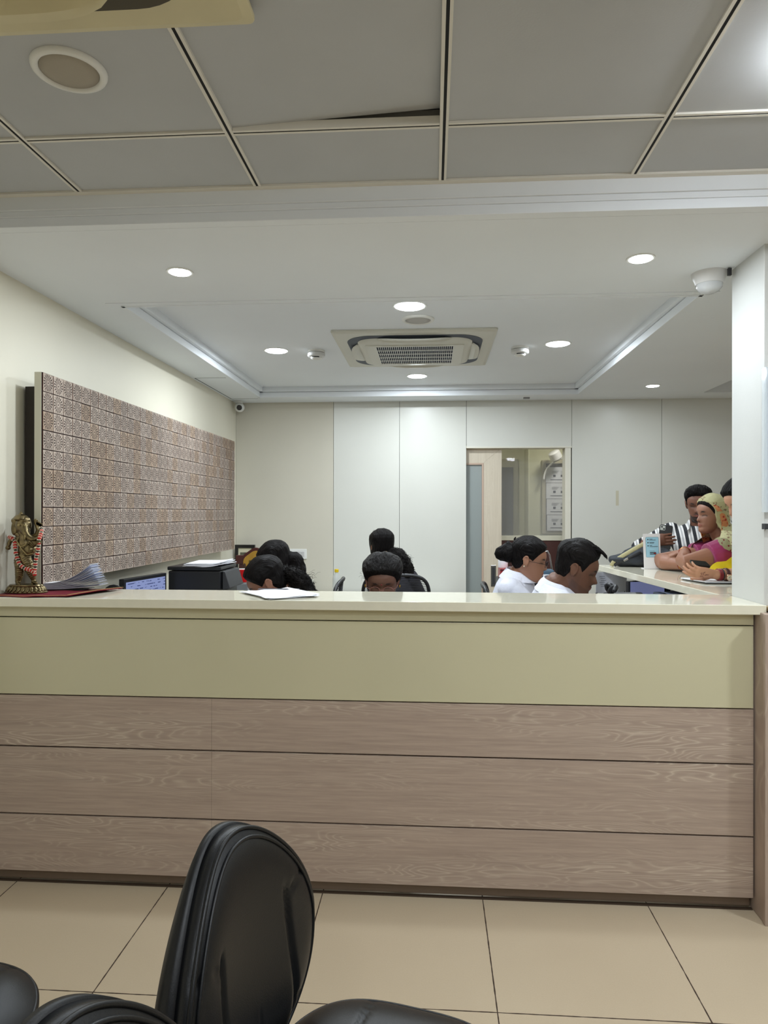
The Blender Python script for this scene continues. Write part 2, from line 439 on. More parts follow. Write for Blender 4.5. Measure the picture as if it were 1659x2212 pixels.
# ---- room beyond the doorway
m = MB(); m.box(-.2, 1.008, 7.62, 7.7, 0, 2.6); m.box(1.0, 2.6, 7.62, 7.7, 0, 2.6); m.box(1.0, 1.006, 7.3, 7.62, 0, 2.6)
m.box(-.3, -.2, 6.1, 7.7, 0, 2.6); m.box(2.6, 2.7, 6.1, 7.7, 0, 2.6)
struct(m.build('wall_beyond', greenish))
m = MB(); m.box(-.3, 2.7, 6.1, 7.7, 2.5, 2.55); struct(m.build('ceiling_beyond', ceil_white))
lamp(1.5, 6.9, 2.49, .12, 9, (1, .98, .9))
lamp(.5, 6.8, 2.49, .12, 5, (1, .98, .9))

# ------------------------------------------------------------------ lamps
glow = mat('led_diffuser', (1, 1, 1, 1), .5, emit=22, ecol=(.88, .95, 1, 1))
hall_glow = mat('hall_led_diffuser', (1, 1, 1, 1), .5, emit=50, ecol=(.90, .95, 1, 1))
def downlight(x, y, z, r, label, watts):
    t = empty('downlight', (x, y, z), label, 'ceiling light', 'recessed round downlights')
    m = MB(); m.lathe((x, y, z), [(r, .004), (r + .009, .003), (r + .011, 0), (r + .010, -.004), (r + .002, -.004), (r, -.002)], 40)
    m.build('rim', wht_plastic, t, smooth='auto')
    m = MB(); m.lathe((x, y, z), [(.001, -.010), (r * .6, -.009), (r * .93, -.0065), (r, -.003), (r, .002), (.001, .002)], 40); m.build('diffuser', glow, t, smooth=True)
    lamp(x, y, z - .012, r * .9, watts)
downlight(-1.007, 2.714, ZI, .042, 'small round downlight at the left front of the staff ceiling, above the statue end', STAFF_W * .5)
downlight(.786, 2.684, ZI, .042, 'small round downlight at the right front, left of the dome camera', STAFF_W * .36)
downlight(-.113, 3.50, ZT, .075, 'large round downlight directly before the small round speaker in the tray', STAFF_W * 1.1)
downlight(-1.0, 4.408, ZT, .070, 'round downlight in the tray left of the left smoke detector', STAFF_W)
downlight(.772, 4.337, ZT, .070, 'round downlight in the tray right of the right smoke detector', STAFF_W)
downlight(-.114, 5.296, ZT, .070, 'round downlight between the air conditioner and the back wall', STAFF_W)
downlight(1.663, 5.373, ZI, .045, 'small round downlight on the low border near the far right corner', STAFF_W * .22)
# waiting-hall lights, outside the frame
def hall_light(x, y, label, k=1.0):
    t = empty('round_ceiling_light', (x, y, ZG), label, 'ceiling light', 'surface lights of the waiting hall')
    m = MB(); m.lathe((x, y, ZG), [(.11, 0), (.112, -.012), (.108, -.016), (.104, -.016), (.104, 0)], 40); m.build('rim', wht_plastic, t, smooth='auto')
    m = MB(); m.lathe((x, y, ZG), [(.001, -.055), (.07, -.052), (.095, -.042), (.104, -.02), (.104, -.012), (.001, -.01)], 40); m.build('diffuser', hall_glow, t, smooth=True)
    lamp(x, y, ZG - .06, .1, HALL_W * k)
hall_light(.935, 1.61, 'round surface light just beyond the right edge of the grid ceiling in view', .40)
hall_light(2.13, 1.61, 'round surface light of the waiting hall on the right', 1.0)
hall_light(.33, .41, 'round surface light above the viewer', .8)
hall_light(-.27, -.79, 'round surface light behind the viewer on the left', .5)
hall_light(1.53, -.79, 'round surface light behind the viewer on the right', .6)
hall_light(3.6, 3.3, 'round surface light over the right hall behind the column', .3)

# ------------------------------------------------------------------ ceiling devices
def ring_disc(name, x, y, z, r, label, cat, grp, inner):
    t = empty(name, (x, y, z), label, cat, grp)
    m = MB(); m.lathe((x, y, z), [(r * .78, .002), (r * .78, -.006), (r * .84, -.012), (r * .97, -.008), (r, -.002), (r, .002)], 48); m.build('rim', wht_plastic, t, smooth=True)
    m = MB(); m.lathe((x, y, z), [(.001, -.009), (r * .5, -.0085), (r * .77, -.006), (r * .77, .002), (.001, .002)], 48); m.build('grille', inner, t, smooth=True)
spk = mat('perforated_speaker_grey', rgb(186, 184, 180), .7, bump=.4, bscale=900)
ring_disc('ceiling_speaker', -.872, 1.614, ZG + .004, .087, 'round white ceiling speaker with beige grille beside the yellowed air conditioner', 'speaker', 'round ceiling speakers', mat('beige_speaker_grille', rgb(168, 160, 146), .8, bump=.4, bscale=900))
ring_disc('ceiling_speaker', -.076, 3.745, ZT, .088, 'round white speaker between the large downlight and the air conditioner', 'speaker', 'round ceiling speakers', spk)
def detector(x, y, label):
    t = empty('smoke_detector', (x, y, ZT), label, 'smoke detector', 'smoke detectors on the tray')
    m = MB(); m.lathe((x, y, ZT), [(.055, 0), (.055, -.014), (.001, -.014)], 36); m.build('base', wht_plastic, t, smooth='auto')
    m = MB(); m.lathe((x, y, ZT), [(.05, -.014), (.055, -.018), (.056, -.036), (.048, -.042), (.001, -.042)], 36); m.build('housing', mat('detector_plastic', rgb(206, 206, 204), .4), t, smooth='auto')
    m = MB(); m.lathe((x, y, ZT), [(.036, -.042), (.036, -.05), (.026, -.056), (.001, -.057)], 36); m.build('sensor_cap', wht_plastic, t, smooth='auto')
    m = MB()
    for k in range(5):
        a = -PI / 2 + (k - 2) * .28
        m.obox((x + .0345 * math.cos(a), y + .0345 * math.sin(a), ZT - .046), .010, .004, .006, Matrix.Rotation(a + PI / 2, 3, 'Z'))
    m.build('vent_slot', black_gap, t)
detector(-.744, 4.43, 'white smoke detector on the ceiling left of the air conditioner')
detector(.551, 4.42, 'white smoke detector on the ceiling right of the air conditioner')

def rrect(cx, cy, hx, hy, r, z, n=6):
    P = []
    for qx, qy, a0 in ((1, 1, 0), (-1, 1, PI / 2), (-1, -1, PI), (1, -1, 1.5 * PI)):
        for k in range(n + 1):
            a = a0 + PI / 2 * k / n
            P.append(V((cx + qx * (hx - r) + r * math.cos(a), cy + qy * (hy - r) + r * math.sin(a), z)))
    return P
def cassette(cx, cy, z, label, mp, mg, slot_mat):
    t = empty('air_conditioner', (cx, cy, z), label, 'air conditioner', 'ceiling cassette air conditioners')
    H = .475
    m = MB(); m.rings([rrect(cx, cy, H, H, .015, z), rrect(cx, cy, H, H, .015, z - .012), rrect(cx, cy, H - .02, H - .02, .02, z - .018)]); m.build('outer_panel', mp, t, bevel=.002)
    # dark air slot ring
    m = MB(); a = rrect(cx, cy, .405, .405, .16, z - .0195, 10); b_ = rrect(cx, cy, .335, .335, .10, z - .0195, 10)
    a2 = [p + V((0, 0, .001)) for p in a]; b2 = [p + V((0, 0, .001)) for p in b_]
    m.rings([a, b_, b2, a2, a], False, False, True)
    m.build('air_slot', slot_mat, t)
    m = MB(); m.rings([rrect(cx, cy, .345, .345, .11, z - .018, 10), rrect(cx, cy, .335, .335, .10, z - .034, 10), rrect(cx, cy, .318, .318, .085, z - .040, 10)]); m.build('centre_panel', mp, t, smooth='auto')
    # four curved louvres
    for k in range(4):
        R = Matrix.Rotation(k * PI / 2, 3, 'Z'); m = MB(); L = []
        for i in range(13):
            u = -1 + 2 * i / 12; hw = .215 * u; k2 = 1 - abs(u) ** 5
            d0 = .338 + .002; d1 = .338 + .058 * (.25 + .75 * k2)
            zz = -.026 - .018 * (1 - abs(u) ** 2.5)
            L.append([V((hw, -d0, z - .022)), V((hw, -(d0 + d1) / 2, z + zz - .002)), V((hw, -d1, z + zz)), V((hw, -d1, z + zz + .004)), V((hw, -d0, z - .018))])
        L = [[V((cx, cy, 0)) + R @ V((p.x, p.y, 0)) + V((0, 0, p.z)) for p in r] for r in L]
        m.rings(L); m.build('louvre', mp, t, smooth='auto')
    # intake grille: frame, dark recess, bars
    gx0 = .255
    m = MB()
    m.box(cx - gx0, cx + gx0, cy - gx0, cy - gx0 + .02, z - .046, z - .0395); m.box(cx - gx0, cx + gx0, cy + gx0 - .02, cy + gx0, z - .046, z - .0395)
    m.box(cx - gx0 - .04, cx - gx0 + .02, cy - gx0 - .001, cy + gx0 + .001, z - .0465, z - .0395); m.box(cx + gx0 - .02, cx + gx0 + .04, cy - gx0 - .001, cy + gx0 + .001, z - .0465, z - .0395)
    fr = m.build('grille_frame', mp, t)
    m = MB(); m.box(cx - gx0 + .02, cx + gx0 - .02, cy - gx0 + .02, cy + gx0 - .02, z - .041, z - .0395); m.build('intake_filter', mat('dark_blue_filter', rgb(34, 44, 62), .8), fr)
    m = MB()
    for k in range(39):
        x = cx - .2325 + k * .465 / 38; m.box(x - .0014, x + .0014, cy - .235, cy + .235, z - .0475, z - .0435)
    for k in range(1, 5):
        y = cy - .235 + .47 * k / 5; m.box(cx - .235, cx + .235, y - .003, y + .003, z - .048, z - .044)
    m.build('grille_bars', mg, fr)
    return t
ac_w = mat('ac_white_plastic', rgb(204, 202, 190), .45); ac_y = mat('yellowed_ac_plastic', rgb(206, 196, 158), .4, var=.06, vscale=6)
cassette(-.105, 4.41, ZT, 'white ceiling cassette air conditioner with dark square grille in the tray', ac_w, wht_plastic, mat('ac_slot_dark', rgb(62, 68, 80), .6))
cassette(-.853, .992, ZG - .002, 'yellowed ceiling cassette air conditioner cut by the top left corner', ac_y, ac_y, mat('ac_slot_brown', rgb(70, 62, 44), .6))

# cameras
t = empty('dome_camera', (1.12, 2.86, ZI), 'white dome security camera on the ceiling against the column', 'camera')
m = MB(); m.lathe((1.11, 2.87, ZI), [(.068, 0), (.066, -.012), (.058, -.028), (.052, -.045), (.001, -.045)], 36); m.build('housing', mat('camera_plastic', rgb(216, 215, 214), .35), t, smooth='auto')
m = MB(); m.lathe((1.11, 2.87, ZI - .043), [(.050, 0), (.048, -.016), (.036, -.030), (.018, -.038), (.001, -.040)], 36); m.build('dome', mat('smoked_clear_dome', rgb(200, 202, 204), .1, coat=.5), t, smooth='auto')
m = MB(); m.box(1.155, 1.168, 2.80, 2.812, ZI - .032, ZI - .004); m.build('cable_clip', dgrey_plastic, t)
t = empty('security_camera', (-1.655, 5.90, ZI), 'small white ball security camera in the far left ceiling corner', 'camera')
m = MB(); m.lathe((-1.665, 5.90, ZI), [(.035, 0), (.034, -.02), (.018, -.03), (.001, -.03)], 24); m.build('mount', wht_plastic, t, smooth='auto')
m = MB(); m.ell((-1.655, 5.885, ZI - .058), (.042, .042, .04)); m.build('housing', wht_plastic, t, smooth=True)
m = MB(); R = Matrix.Rotation(PI / 2 + .25, 3, 'X') @ Matrix.Identity(3)
m.cyl((-1.648, 5.85, ZI - .064), (-1.644, 5.838, ZI - .067), .024, .022); m.build('lens', blk_gloss, t, smooth='auto')
m = MB(); m.box(.76, .81, 5.84, 5.87, ZI - .012, ZI - .0005); o = m.build('ceiling_vent', lgrey_plastic); tag(o, 'small grey slotted vent on the ceiling above the sliding door', 'vent')

# ------------------------------------------------------------------ tiled wall panel
PX, PY0, PY1, PZ1 = -1.60, 2.756, 5.54, 2.016
TS = .0797; NC, NR = 35, 11
t = empty('mosaic_panel', (-1.6, 4.0, PZ1 - NR * TS), 'long wall panel of small terracotta tiles with carved starburst patterns on the left wall', 'wall panel')
m = MB(); m.box(PX - .036, PX - .006, PY0, PY0 + NC * TS, PZ1 - NR * TS, PZ1); m.build('backing_board', mat('board_edge_cream', rgb(206, 203, 184), .5), t, bevel=.001)
m = MB(); m.box(PX - .006, PX - .0025, PY0 + .001, PY0 + NC * TS - .001, PZ1 - NR * TS + .001, PZ1 - .001); m.build('grout_bed', mat('dark_red_grout', rgb(40, 20, 16), .9), t)
m = MB(); m.box(XL + .012, PX - .038, PY0 + .055, PY1 - .05, PZ1 - NR * TS + .05, PZ1 - .05); m.build('standoff_frame', mat('dark_standoff', rgb(44, 38, 32), .7), t)
def tile_mat():
    g = N('carved_terracotta', .8); tc = g.n('ShaderNodeTexCoord'); uv = g.n('ShaderNodeUVMap'); uv.uv_map = 'tile'
    sp = g.n('ShaderNodeSeparateXYZ'); g.l(uv.outputs[0], sp.inputs[0])
    x = g.math('SUBTRACT', sp.outputs[0], .5); y = g.math('SUBTRACT', sp.outputs[1], .5)
    r = g.math('SQRT', g.math('ADD', g.math('MULTIPLY', x, x), g.math('MULTIPLY', y, y)))
    a = g.math('ARCTAN2', y, x)
    pet = g.math('COSINE', g.math('MULTIPLY', a, 16))
    # carved slots: one ring of long petals, one of short ones, an outer scatter
    band1 = g.math('MULTIPLY', g.math('GREATER_THAN', r, .12), g.math('LESS_THAN', r, .29))
    s1 = g.math('MULTIPLY', band1, g.math('GREATER_THAN', pet, -.05))
    pet2 = g.math('COSINE', g.math('ADD', g.math('MULTIPLY', a, 16), PI))
    band2 = g.math('MULTIPLY', g.math('GREATER_THAN', r, .30), g.math('LESS_THAN', r, .46))
    s2 = g.math('MULTIPLY', band2, g.math('GREATER_THAN', pet2, -.1))
    core = g.math('LESS_THAN', r, .055)
    vo = g.n('ShaderNodeTexVoronoi', i2=13.0); g.l(uv.outputs[0], vo.inputs['Vector'])
    out = g.math('MULTIPLY', g.math('GREATER_THAN', r, .44), g.math('LESS_THAN', vo.outputs[0], .3))
    cut = g.math('MAXIMUM', g.math('MAXIMUM', s1, s2), g.math('MAXIMUM', core, out))
    at = g.n('ShaderNodeVertexColor'); at.layer_name = 'tint'
    nz = g.n('ShaderNodeTexNoise', i2=90.0); g.l(tc.outputs['Object'], nz.inputs['Vector'])
    raised = g.mix(g.math('MULTIPLY', nz.outputs[0], .6), at.outputs[0], rgb(150, 120, 100))
    g.l(g.mix(g.math('MULTIPLY', cut, .95), raised, rgb(46, 30, 24)), g.b.inputs['Base Color'])
    bp = g.n('ShaderNodeBump'); bp.inputs['Strength'].default_value = .8; bp.inputs['Distance'].default_value = .002
    g.l(g.math('SUBTRACT', 1, cut), bp.inputs['Height']); g.l(bp.outputs[0], g.b.inputs['Normal'])
    return g.m
bm = bmesh.new(); uvl = bm.loops.layers.uv.new('tile'); cl = bm.loops.layers.float_color.new('tint')
for i in range(NC):
    for j in range(NR):
        y0 = PY0 + i * TS + .0022 + random.uniform(0, .0012); y1 = PY0 + (i + 1) * TS - .0016; z1 = PZ1 - j * TS - .0022 + random.uniform(-.001, .001); z0 = PZ1 - (j + 1) * TS + .0022
        d = random.uniform(-.0005, .0008)
        k = random.uniform(.60, .82); h = random.random()
        col = [v * k for v in s2l((216, 202, 188) if h > .3 else (208, 186, 162))] + [1]
        F = [bm.verts.new((PX + d, y0, z0)), bm.verts.new((PX + d, y1, z0)), bm.verts.new((PX + d, y1, z1)), bm.verts.new((PX + d, y0, z1))]
        Bk = [bm.verts.new((PX - .005, v.co.y, v.co.z)) for v in F]
        f = bm.faces.new(F); rot = random.choice((0, 1, 2, 3))
        for q, lo in enumerate(f.loops): lo[uvl].uv = ((0, 0), (1, 0), (1, 1), (0, 1))[q]; lo[cl] = col
        for q in range(4):
            f2 = bm.faces.new((F[q], Bk[q], Bk[(q + 1) % 4], F[(q + 1) % 4])); f2.material_index = 1
me = bpy.data.meshes.new('tile_field'); bm.to_mesh(me); bm.free()
terra_edge = mat('terracotta_edge', rgb(96, 52, 38), .85)
link('tile_field', me, [tile_mat(), terra_edge], t)

# ------------------------------------------------------------------ reception counter
PF = 2.585
t = empty('reception_counter', (-.27, 2.7, 0), 'long reception counter fronted with a cream panel above grey brown wood planks', 'counter')
m = MB(); m.box(XL + .004, 1.155, PF, PF + .02, .734, 1.03); m.build('upper_panel', cream_gloss, t, bevel=.0015)
m = MB(); m.box(XL + .004, 1.155, PF, PF + .02, 1.034, 1.0745)
m.build('top_rail', cream_gloss, t, bevel=.001)
for (z0, z1), w_ in zip(((.5355, .7295), (.2745, .5295), (.052, .2685)), wood):
    m = MB(); m.box(XL + .004, -.8335, PF, PF + .018, z0, z1); m.box(-.8330, 1.155, PF, PF + .018, z0, z1); m.build('plank', w_, t, bevel=.0008)
m = MB(); m.box(XL + .004, 1.155, PF + .019, PF + .03, .05, 1.07); m.build('core_board', black_gap, t)
m = MB(); m.box(XL + .004, 1.155, 2.615, 2.63, .008, .052); m.build('toe_kick', mat('toe_kick_dark_laminate', rgb(122, 104, 88), .4), t)
m = MB(); m.box(XL + .004, 1.16, 2.60, 2.614, 0, .004); m.build('floor_strip', mat('dark_floor_strip', rgb(70, 56, 44), .5), t)
m = MB(); m.box(XL + .004, .84, 2.665, 3.02, .72, .745); m.build('work_surface', white_lam, t, bevel=.002)
m = MB(); m.box(XL + .004, 1.04, 2.62, 2.66, .05, 1.07); m.build('inner_panel', white_lam, t)
m = MB(); m.box(XL + .002, 1.184, 2.549, 2.872, 1.076, 1.11)
o = m.build('countertop', top_stone, bevel=.002); tag(o, 'long polished cream stone countertop on the front reception counter', 'countertop')
# side counter
t = empty('side_counter', (1.35, 3.6, 0), 'side wing of the reception counter running back along the right', 'counter')
m = MB(); m.hexa([(1.34, 2.875, 0), (1.56, 2.875, 0), (1.56, 4.40, 0), (1.34, 4.40, 0), (1.34, 2.875, 1.075), (1.56, 2.875, 1.075), (1.56, 4.40, 1.075), (1.34, 4.40, 1.075)]); m.build('body', mat('inner_grey_laminate', rgb(120, 118, 112), .5), t, bevel=.002)
m = MB(); m.box(.86, 1.338, 2.90, 4.40, .72, .745); m.build('work_surface', white_lam, t, bevel=.002)
m = MB(); m.box(.87, .89, 4.36, 4.39, 0, .72); m.build('leg', lgrey_plastic, t)
m = MB(); m.hexa([(1.152, 2.8735, 1.076), (1.66, 2.8735, 1.076), (1.66, 4.47, 1.076), (1.04, 4.47, 1.076), (1.152, 2.8735, 1.11), (1.66, 2.8735, 1.11), (1.66, 4.47, 1.11), (1.04, 4.47, 1.11)])
o = m.build('countertop', top_stone, bevel=.002); tag(o, 'polished cream stone top of the side counter behind the column', 'countertop')

# ------------------------------------------------------------------ sliding door, partition and things behind it
t = struct(empty('door_1', (.2, 6.07, 0)))
m = MB()
m.prism([(.445, 6.05, 0), (.600, 6.05, 0), (.600, 6.05, 2.0), (.445, 6.05, 1.868)], (0, .035, 0))
m.prism([(-.20, 6.05, 1.868), (.4447, 6.05, 1.868), (.5997, 6.05, 2.0), (-.20, 6.05, 2.0)], (0, .035, 0))
m.box(-.20, .4447, 6.05, 6.085, 0, .15)
m.build('door_frame', door_wood, t, bevel=.0015)
m = MB(); m.box(.430, .445, 6.046, 6.066, .15, 1.868); m.box(-.2, .43, 6.046, 6.066, 1.853, 1.868); m.build('glazing_bead', mat('pinkish_bead', rgb(188, 164, 146), .5), t)
m = MB(); m.box(-.2, .43, 6.062, 6.07, .15, 1.855); m.build('frosted_pane', mat('frosted_glass', rgb(150, 158, 156), .35, bump=.1, bscale=80, alpha=.93), t)
m = MB(); m.box(.508, .553, 6.046, 6.052, .80, .985); hd = m.build('door_handle', chrome, t, bevel=.003)
m = MB(); m.box(.521, .541, 6.044, 6.047, .82, .965); m.build('handle_recess', dgrey_plastic, hd)
t = struct(empty('window_1', (.9, 6.3, 0)))
m = MB(); m.box(.58, 1.2, 6.30, 6.34, 1.19, 1.232); m.box(.58, .625, 6.30, 6.34, .70, 1.19); m.box(1.17, 1.2, 6.30, 6.34, .70, 2.2)
m.build('window_frame', mat('cream_frame', rgb(222, 218, 198), .4), t, bevel=.002)
m = MB(); m.box(.625, 1.17, 6.31, 6.33, .0, 1.19); m.build('lower_board', mat('maroon_board', rgb(72, 36, 30), .5), t)
m = MB(); m.box(.58, 1.17, 6.318, 6.322, 1.232, 2.2); m.build('pane', mat('clear_glass', (1, 1, 1, 1), .02, alpha=.12), t)
t = empty('notice_board', (1.35, 7.60, 1.22), 'framed notice board with printed sheets seen through the glass', 'notice board')
m = MB(); m.box(1.185, 1.75, 7.585, 7.62, 1.21, 2.01); m.build('frame', mat('board_frame', rgb(176, 170, 144), .5), t, bevel=.003)
m = MB(); m.box(1.225, 1.71, 7.580, 7.586, 1.25, 1.97); m.build('backing', mat('dark_board', rgb(70, 66, 56), .7), t)
m = MB()
for k in range(4):
    z1 = 1.93 - k * .172
    s_ = MB(); s_.box(1.222 + .004 * k, 1.62, 7.574 - .001 * k, 7.576 - .001 * k, z1 - .168, z1); sh = s_.build('sheet', mat('notice_paper', rgb(206, 208, 212), .7), t)
    q = MB()
    q.box(1.40, 1.56, 7.5715 - .001 * k, 7.573 - .001 * k, z1 - .022, z1 - .017)
    for a_, b_ in ((1.285, 1.36), (1.38, 1.45), (1.47, 1.58)):
        for r_ in range(3): q.box(a_, b_ - .01 * r_, 7.5715 - .001 * k, 7.573 - .001 * k, z1 - .045 - .011 * r_, z1 - .043 - .011 * r_)
    for a_ in (1.30, 1.38, 1.46): q.obox((a_ + .013, 7.572 - .001 * k, z1 - .094), .026, .0015, .024)
    q.box(1.27, 1.60, 7.5715 - .001 * k, 7.573 - .001 * k, z1 - .139, z1 - .133)
    q.build('print', ink, sh)
t = empty('wall_lamp', (1.33, 7.6, 2.0), 'white cup shaped lamp on a curved arm seen through the glass', 'lamp')
m = MB(); m.lathe((1.30, 7.42, 2.03), [(.05, .06), (.062, .05), (.065, -.02), (.055, -.03), (.001, -.03)], 28, R=Matrix.Rotation(-.5, 3, 'Y') @ Matrix.Rotation(.3, 3, 'X')); m.build('lamp_shade', wht_plastic, t, smooth='auto')
m = MB(); m.tube([(1.19 + .30 * (1 - math.cos(a)), 7.5, 1.80 + .235 * math.sin(a)) for a in [k * PI / 2 / 14 for k in range(15)]] + [(1.52, 7.6, 2.035)], .010, 8); m.build('arm', wht_plastic, t, smooth=True)
t = empty('wall_cabinet_door', (.8, 7.6, 0), 'grey framed door in the room behind the partition', 'door')
m = MB(); m.box(.60, .93, 7.59, 7.62, 0, 2.02); m.build('frame', mat('grey_green_frame', rgb(150, 148, 122), .5), t, bevel=.003)
m = MB(); m.box(.60, .875, 7.58, 7.592, .05, 1.93); m.build('panel', mat('dark_grey_glass', rgb(80, 84, 82), .3), t)

# ------------------------------------------------------------------ staff-side furniture
def desk(name, x0, x1, y0, y1, h, label, drawers=True):
    t = empty(name, ((x0 + x1) / 2, (y0 + y1) / 2, 0), label, 'desk')
    m = MB(); m.box(x0, x1, y0, y1, h - .025, h); m.build('top', white_lam, t, bevel=.002)
    m = MB(); m.box(x0 + .02, x0 + .04, y0 + .02, y1 - .02, 0, h - .025); m.build('side_panel', white_lam, t)
    m = MB(); m.box(x1 - .04, x1 - .02, y0 + .02, y1 - .02, 0, h - .025); m.build('side_panel', white_lam, t)
    return t
desk('desk', -1.70, -1.12, 3.15, 4.95, .75, 'white desk along the left wall under the tiled panel')
desk('cabinet', -1.70, -1.02, 5.00, 5.97, .86, 'low cabinet in the far left corner carrying trophies and the framed picture')
desk('desk', -1.0, .16, 5.42, 5.97, .75, 'white desk against the back wall under the switches')
desk('desk', .36, .84, 4.42, 4.95, .75, 'small white desk before the sliding door')

# printer
t = empty('printer', (-1.36, 4.06, .75), 'black office printer on the desk below the tiled panel', 'printer')
m = MB(); m.box(-1.52, -1.205, 3.90, 4.24, .752, .985); m.build('body', blk_plastic, t, bevel=.008)
m = MB(); m.box(-1.515, -1.21, 3.905, 4.235, .989, 1.10); m.build('scanner_unit', blk_plastic, t, bevel=.006)
m = MB(); m.box(-1.52, -1.205, 3.90, 4.22, 1.104, 1.126); m.build('lid', blk_plastic, t, bevel=.006)
m = MB(); m.hexa([(-1.205, 3.93, .99), (-1.16, 3.93, 1.0), (-1.16, 4.22, 1.0), (-1.205, 4.22, .99), (-1.205, 3.93, 1.10), (-1.19, 3.93, 1.095), (-1.19, 4.22, 1.095), (-1.205, 4.22, 1.10)]); m.build('control_panel', dgrey_plastic, t, bevel=.003)
m = MB(); m.box(-1.203, -1.195, 3.93, 4.20, .80, .95); m.build('cartridge_window', mat('smoky_clear', rgb(110, 96, 100), .15), t)
t = empty('paper_stack', (-1.315, 4.05, 1.127), 'stack of loose white paper lying on the black printer', 'papers')
for i, a_ in enumerate((-.1, .04, -.03, .07)):
    m = MB(); R = Matrix.Rotation(a_, 3, 'Z'); z = 1.1275 + i * .0055
    P = [[V((-1.315, 4.05, 0)) + R @ V((-.105 + .21 * u / 6, -.148 + .297 * v / 4, 0)) + V((0, 0, z + .05 * max(0, u / 6 - .6) ** 1.8)) for u in range(7)] for v in range(5)]
    m.sheet(P, .004); m.build('booklet', paper, t, smooth='auto')

# monitor
t = empty('monitor', (-1.48, 3.66, .75), 'computer monitor with a lit bluish screen beside the black printer', 'monitor')
A, B_ = V((-1.565, 3.44, 0)), V((-1.50, 3.84, 0)); d = (B_ - A).normalized(); nn = V((d.y, -d.x, 0)) * -1
nn = V((d.y, -d.x, 0))
zT = 1.095
def mon(z0, z1, a0, a1, o0, o1, name, mt, par):
    m = MB(); P = []
    for z in (z0, z1):
        for (s_, o_) in ((a0, o0), (a1, o0), (a1, o1), (a0, o1)): P.append(A + d * s_ + nn * o_ + V((0, 0, z)))
    m.hexa(P); return m.build(name, mt, par, bevel=.002)
Lm = (B_ - A).length
mon(zT - .27, zT, 0, Lm, -.03, 0, 'bezel', blk_plastic, t)
def screen_mat():
    g = N('lit_screen', .3); tc = g.n('ShaderNodeTexCoord'); sp = g.n('ShaderNodeSeparateXYZ'); g.l(tc.outputs['Object'], sp.inputs[0])
    r = g.math('FRACT', g.math('MULTIPLY', sp.outputs[2], 62)); ln = g.math('LESS_THAN', r, .28)
    nz = g.n('ShaderNodeTexNoise', i2=26.0); mp = g.n('ShaderNodeMapping'); mp.inputs['Scale'].default_value = (1, 1, 2.3); g.l(tc.outputs['Object'], mp.inputs[0]); g.l(mp.outputs[0], nz.inputs['Vector'])
    ln = g.math('MULTIPLY', ln, g.math('GREATER_THAN', nz.outputs[0], .5))
    c_ = g.mix(ln, rgb(150, 164, 214), rgb(60, 72, 120)); g.l(c_, g.b.inputs['Emission Color']); g.b.inputs['Emission Strength'].default_value = .75
    g.b.inputs['Base Color'].default_value = rgb(20, 22, 30); return g.m
scr = screen_mat()
mon(zT - .25, zT - .018, .016, Lm - .016, .0, .002, 'screen', scr, t)
m = MB(); m.box(-1.545, -1.515, 3.66, 3.72, .752, .85); m.build('stand', blk_plastic, t); m = MB(); m.lathe((-1.52, 3.69, .752), [(.10, 0), (.10, .008), (.02, .012), (.001, .012)], 24); m.build('foot', blk_plastic, t)
t = empty('telephone', (-1.60, 3.42, .75), 'dark cable coil and handset behind the countertop near the monitor', 'telephone')
m = MB(); m.tube([(-1.60 + .05 * math.cos(a), 3.40, 1.02 + .045 * math.sin(a)) for a in [k * PI / 8 for k in range(17)]], .008, 8); m.build('handset', blk_plastic, t, smooth=True)
m = MB(); m.box(-1.66, -1.54, 3.33, 3.45, .752, .97); m.build('base', dgrey_plastic, t, bevel=.01)

# framed picture
t = empty('picture_frame', (-1.6, 5.93, .862), 'black framed small picture with cream mat in the far left corner', 'picture')
m = MB()
for x0, x1, z0, z1 in ((-1.70, -1.526, 1.13, 1.158), (-1.70, -1.526, .9, .928), (-1.70, -1.672, .928, 1.13), (-1.554, -1.526, .928, 1.13)): m.box(x0, x1, 5.90, 5.925, z0, z1)
m.box(-1.70, -1.526, 5.925, 5.93, .862, 1.158); m.build('frame', mat('black_frame', rgb(20, 18, 18), .3), t, bevel=.001)
m = MB(); m.box(-1.672, -1.554, 5.912, 5.925, .928, 1.13); m.build('mount_card', mat('cream_card', rgb(214, 208, 180), .8), t)
m = MB(); m.box(-1.655, -1.575, 5.909, 5.912, .96, 1.092); m.build('photo', mat('dark_landscape', rgb(84, 82, 66), .5, var=.7, vscale=30), t)

# shield trophy and plaques
gold = mat('matte_gold', rgb(176, 134, 52), .4, metal=.3, var=.1, vscale=20); brz = mat('engraved_brass', rgb(92, 80, 40), .4, metal=.4)
def shield(cx, cz, w_, h_, y, n=40):
    P = []
    for k in range(n):
        a = 2 * PI * k / n; x = math.sin(a); z = math.cos(a)
        r = 1 + .10 * math.cos(2 * a) + .05 * math.cos(6 * a) - .04 * math.cos(4 * a)
        P.append(V((cx + w_ * .5 * x * r, y, cz + h_ * .5 * z * r)))
    return P
t = empty('shield_trophy', (-1.335, 5.2, .862), 'gold shield trophy on dark red wood left of the seated women', 'trophy')
m = MB(); m.prism(shield(-1.335, 1.015, .25, .28, 5.20), (0, .025, 0)); m.build('wooden_shield', dark_wood, t, bevel=.003)
m = MB(); m.prism(shield(-1.335, 1.008, .215, .25, 5.190), (0, .01, 0)); gs = m.build('gold_plate', gold, t, bevel=.002)
m = MB(); m.box(-1.385, -1.27, 5.184, 5.19, .965, 1.075); m.build('inscription_plate', brz, gs, bevel=.001)
m = MB()
for k in range(4): m.box(-1.375, -1.29 - .012 * (k % 2), 5.1825, 5.1842, 1.055 - k * .013, 1.059 - k * .013)
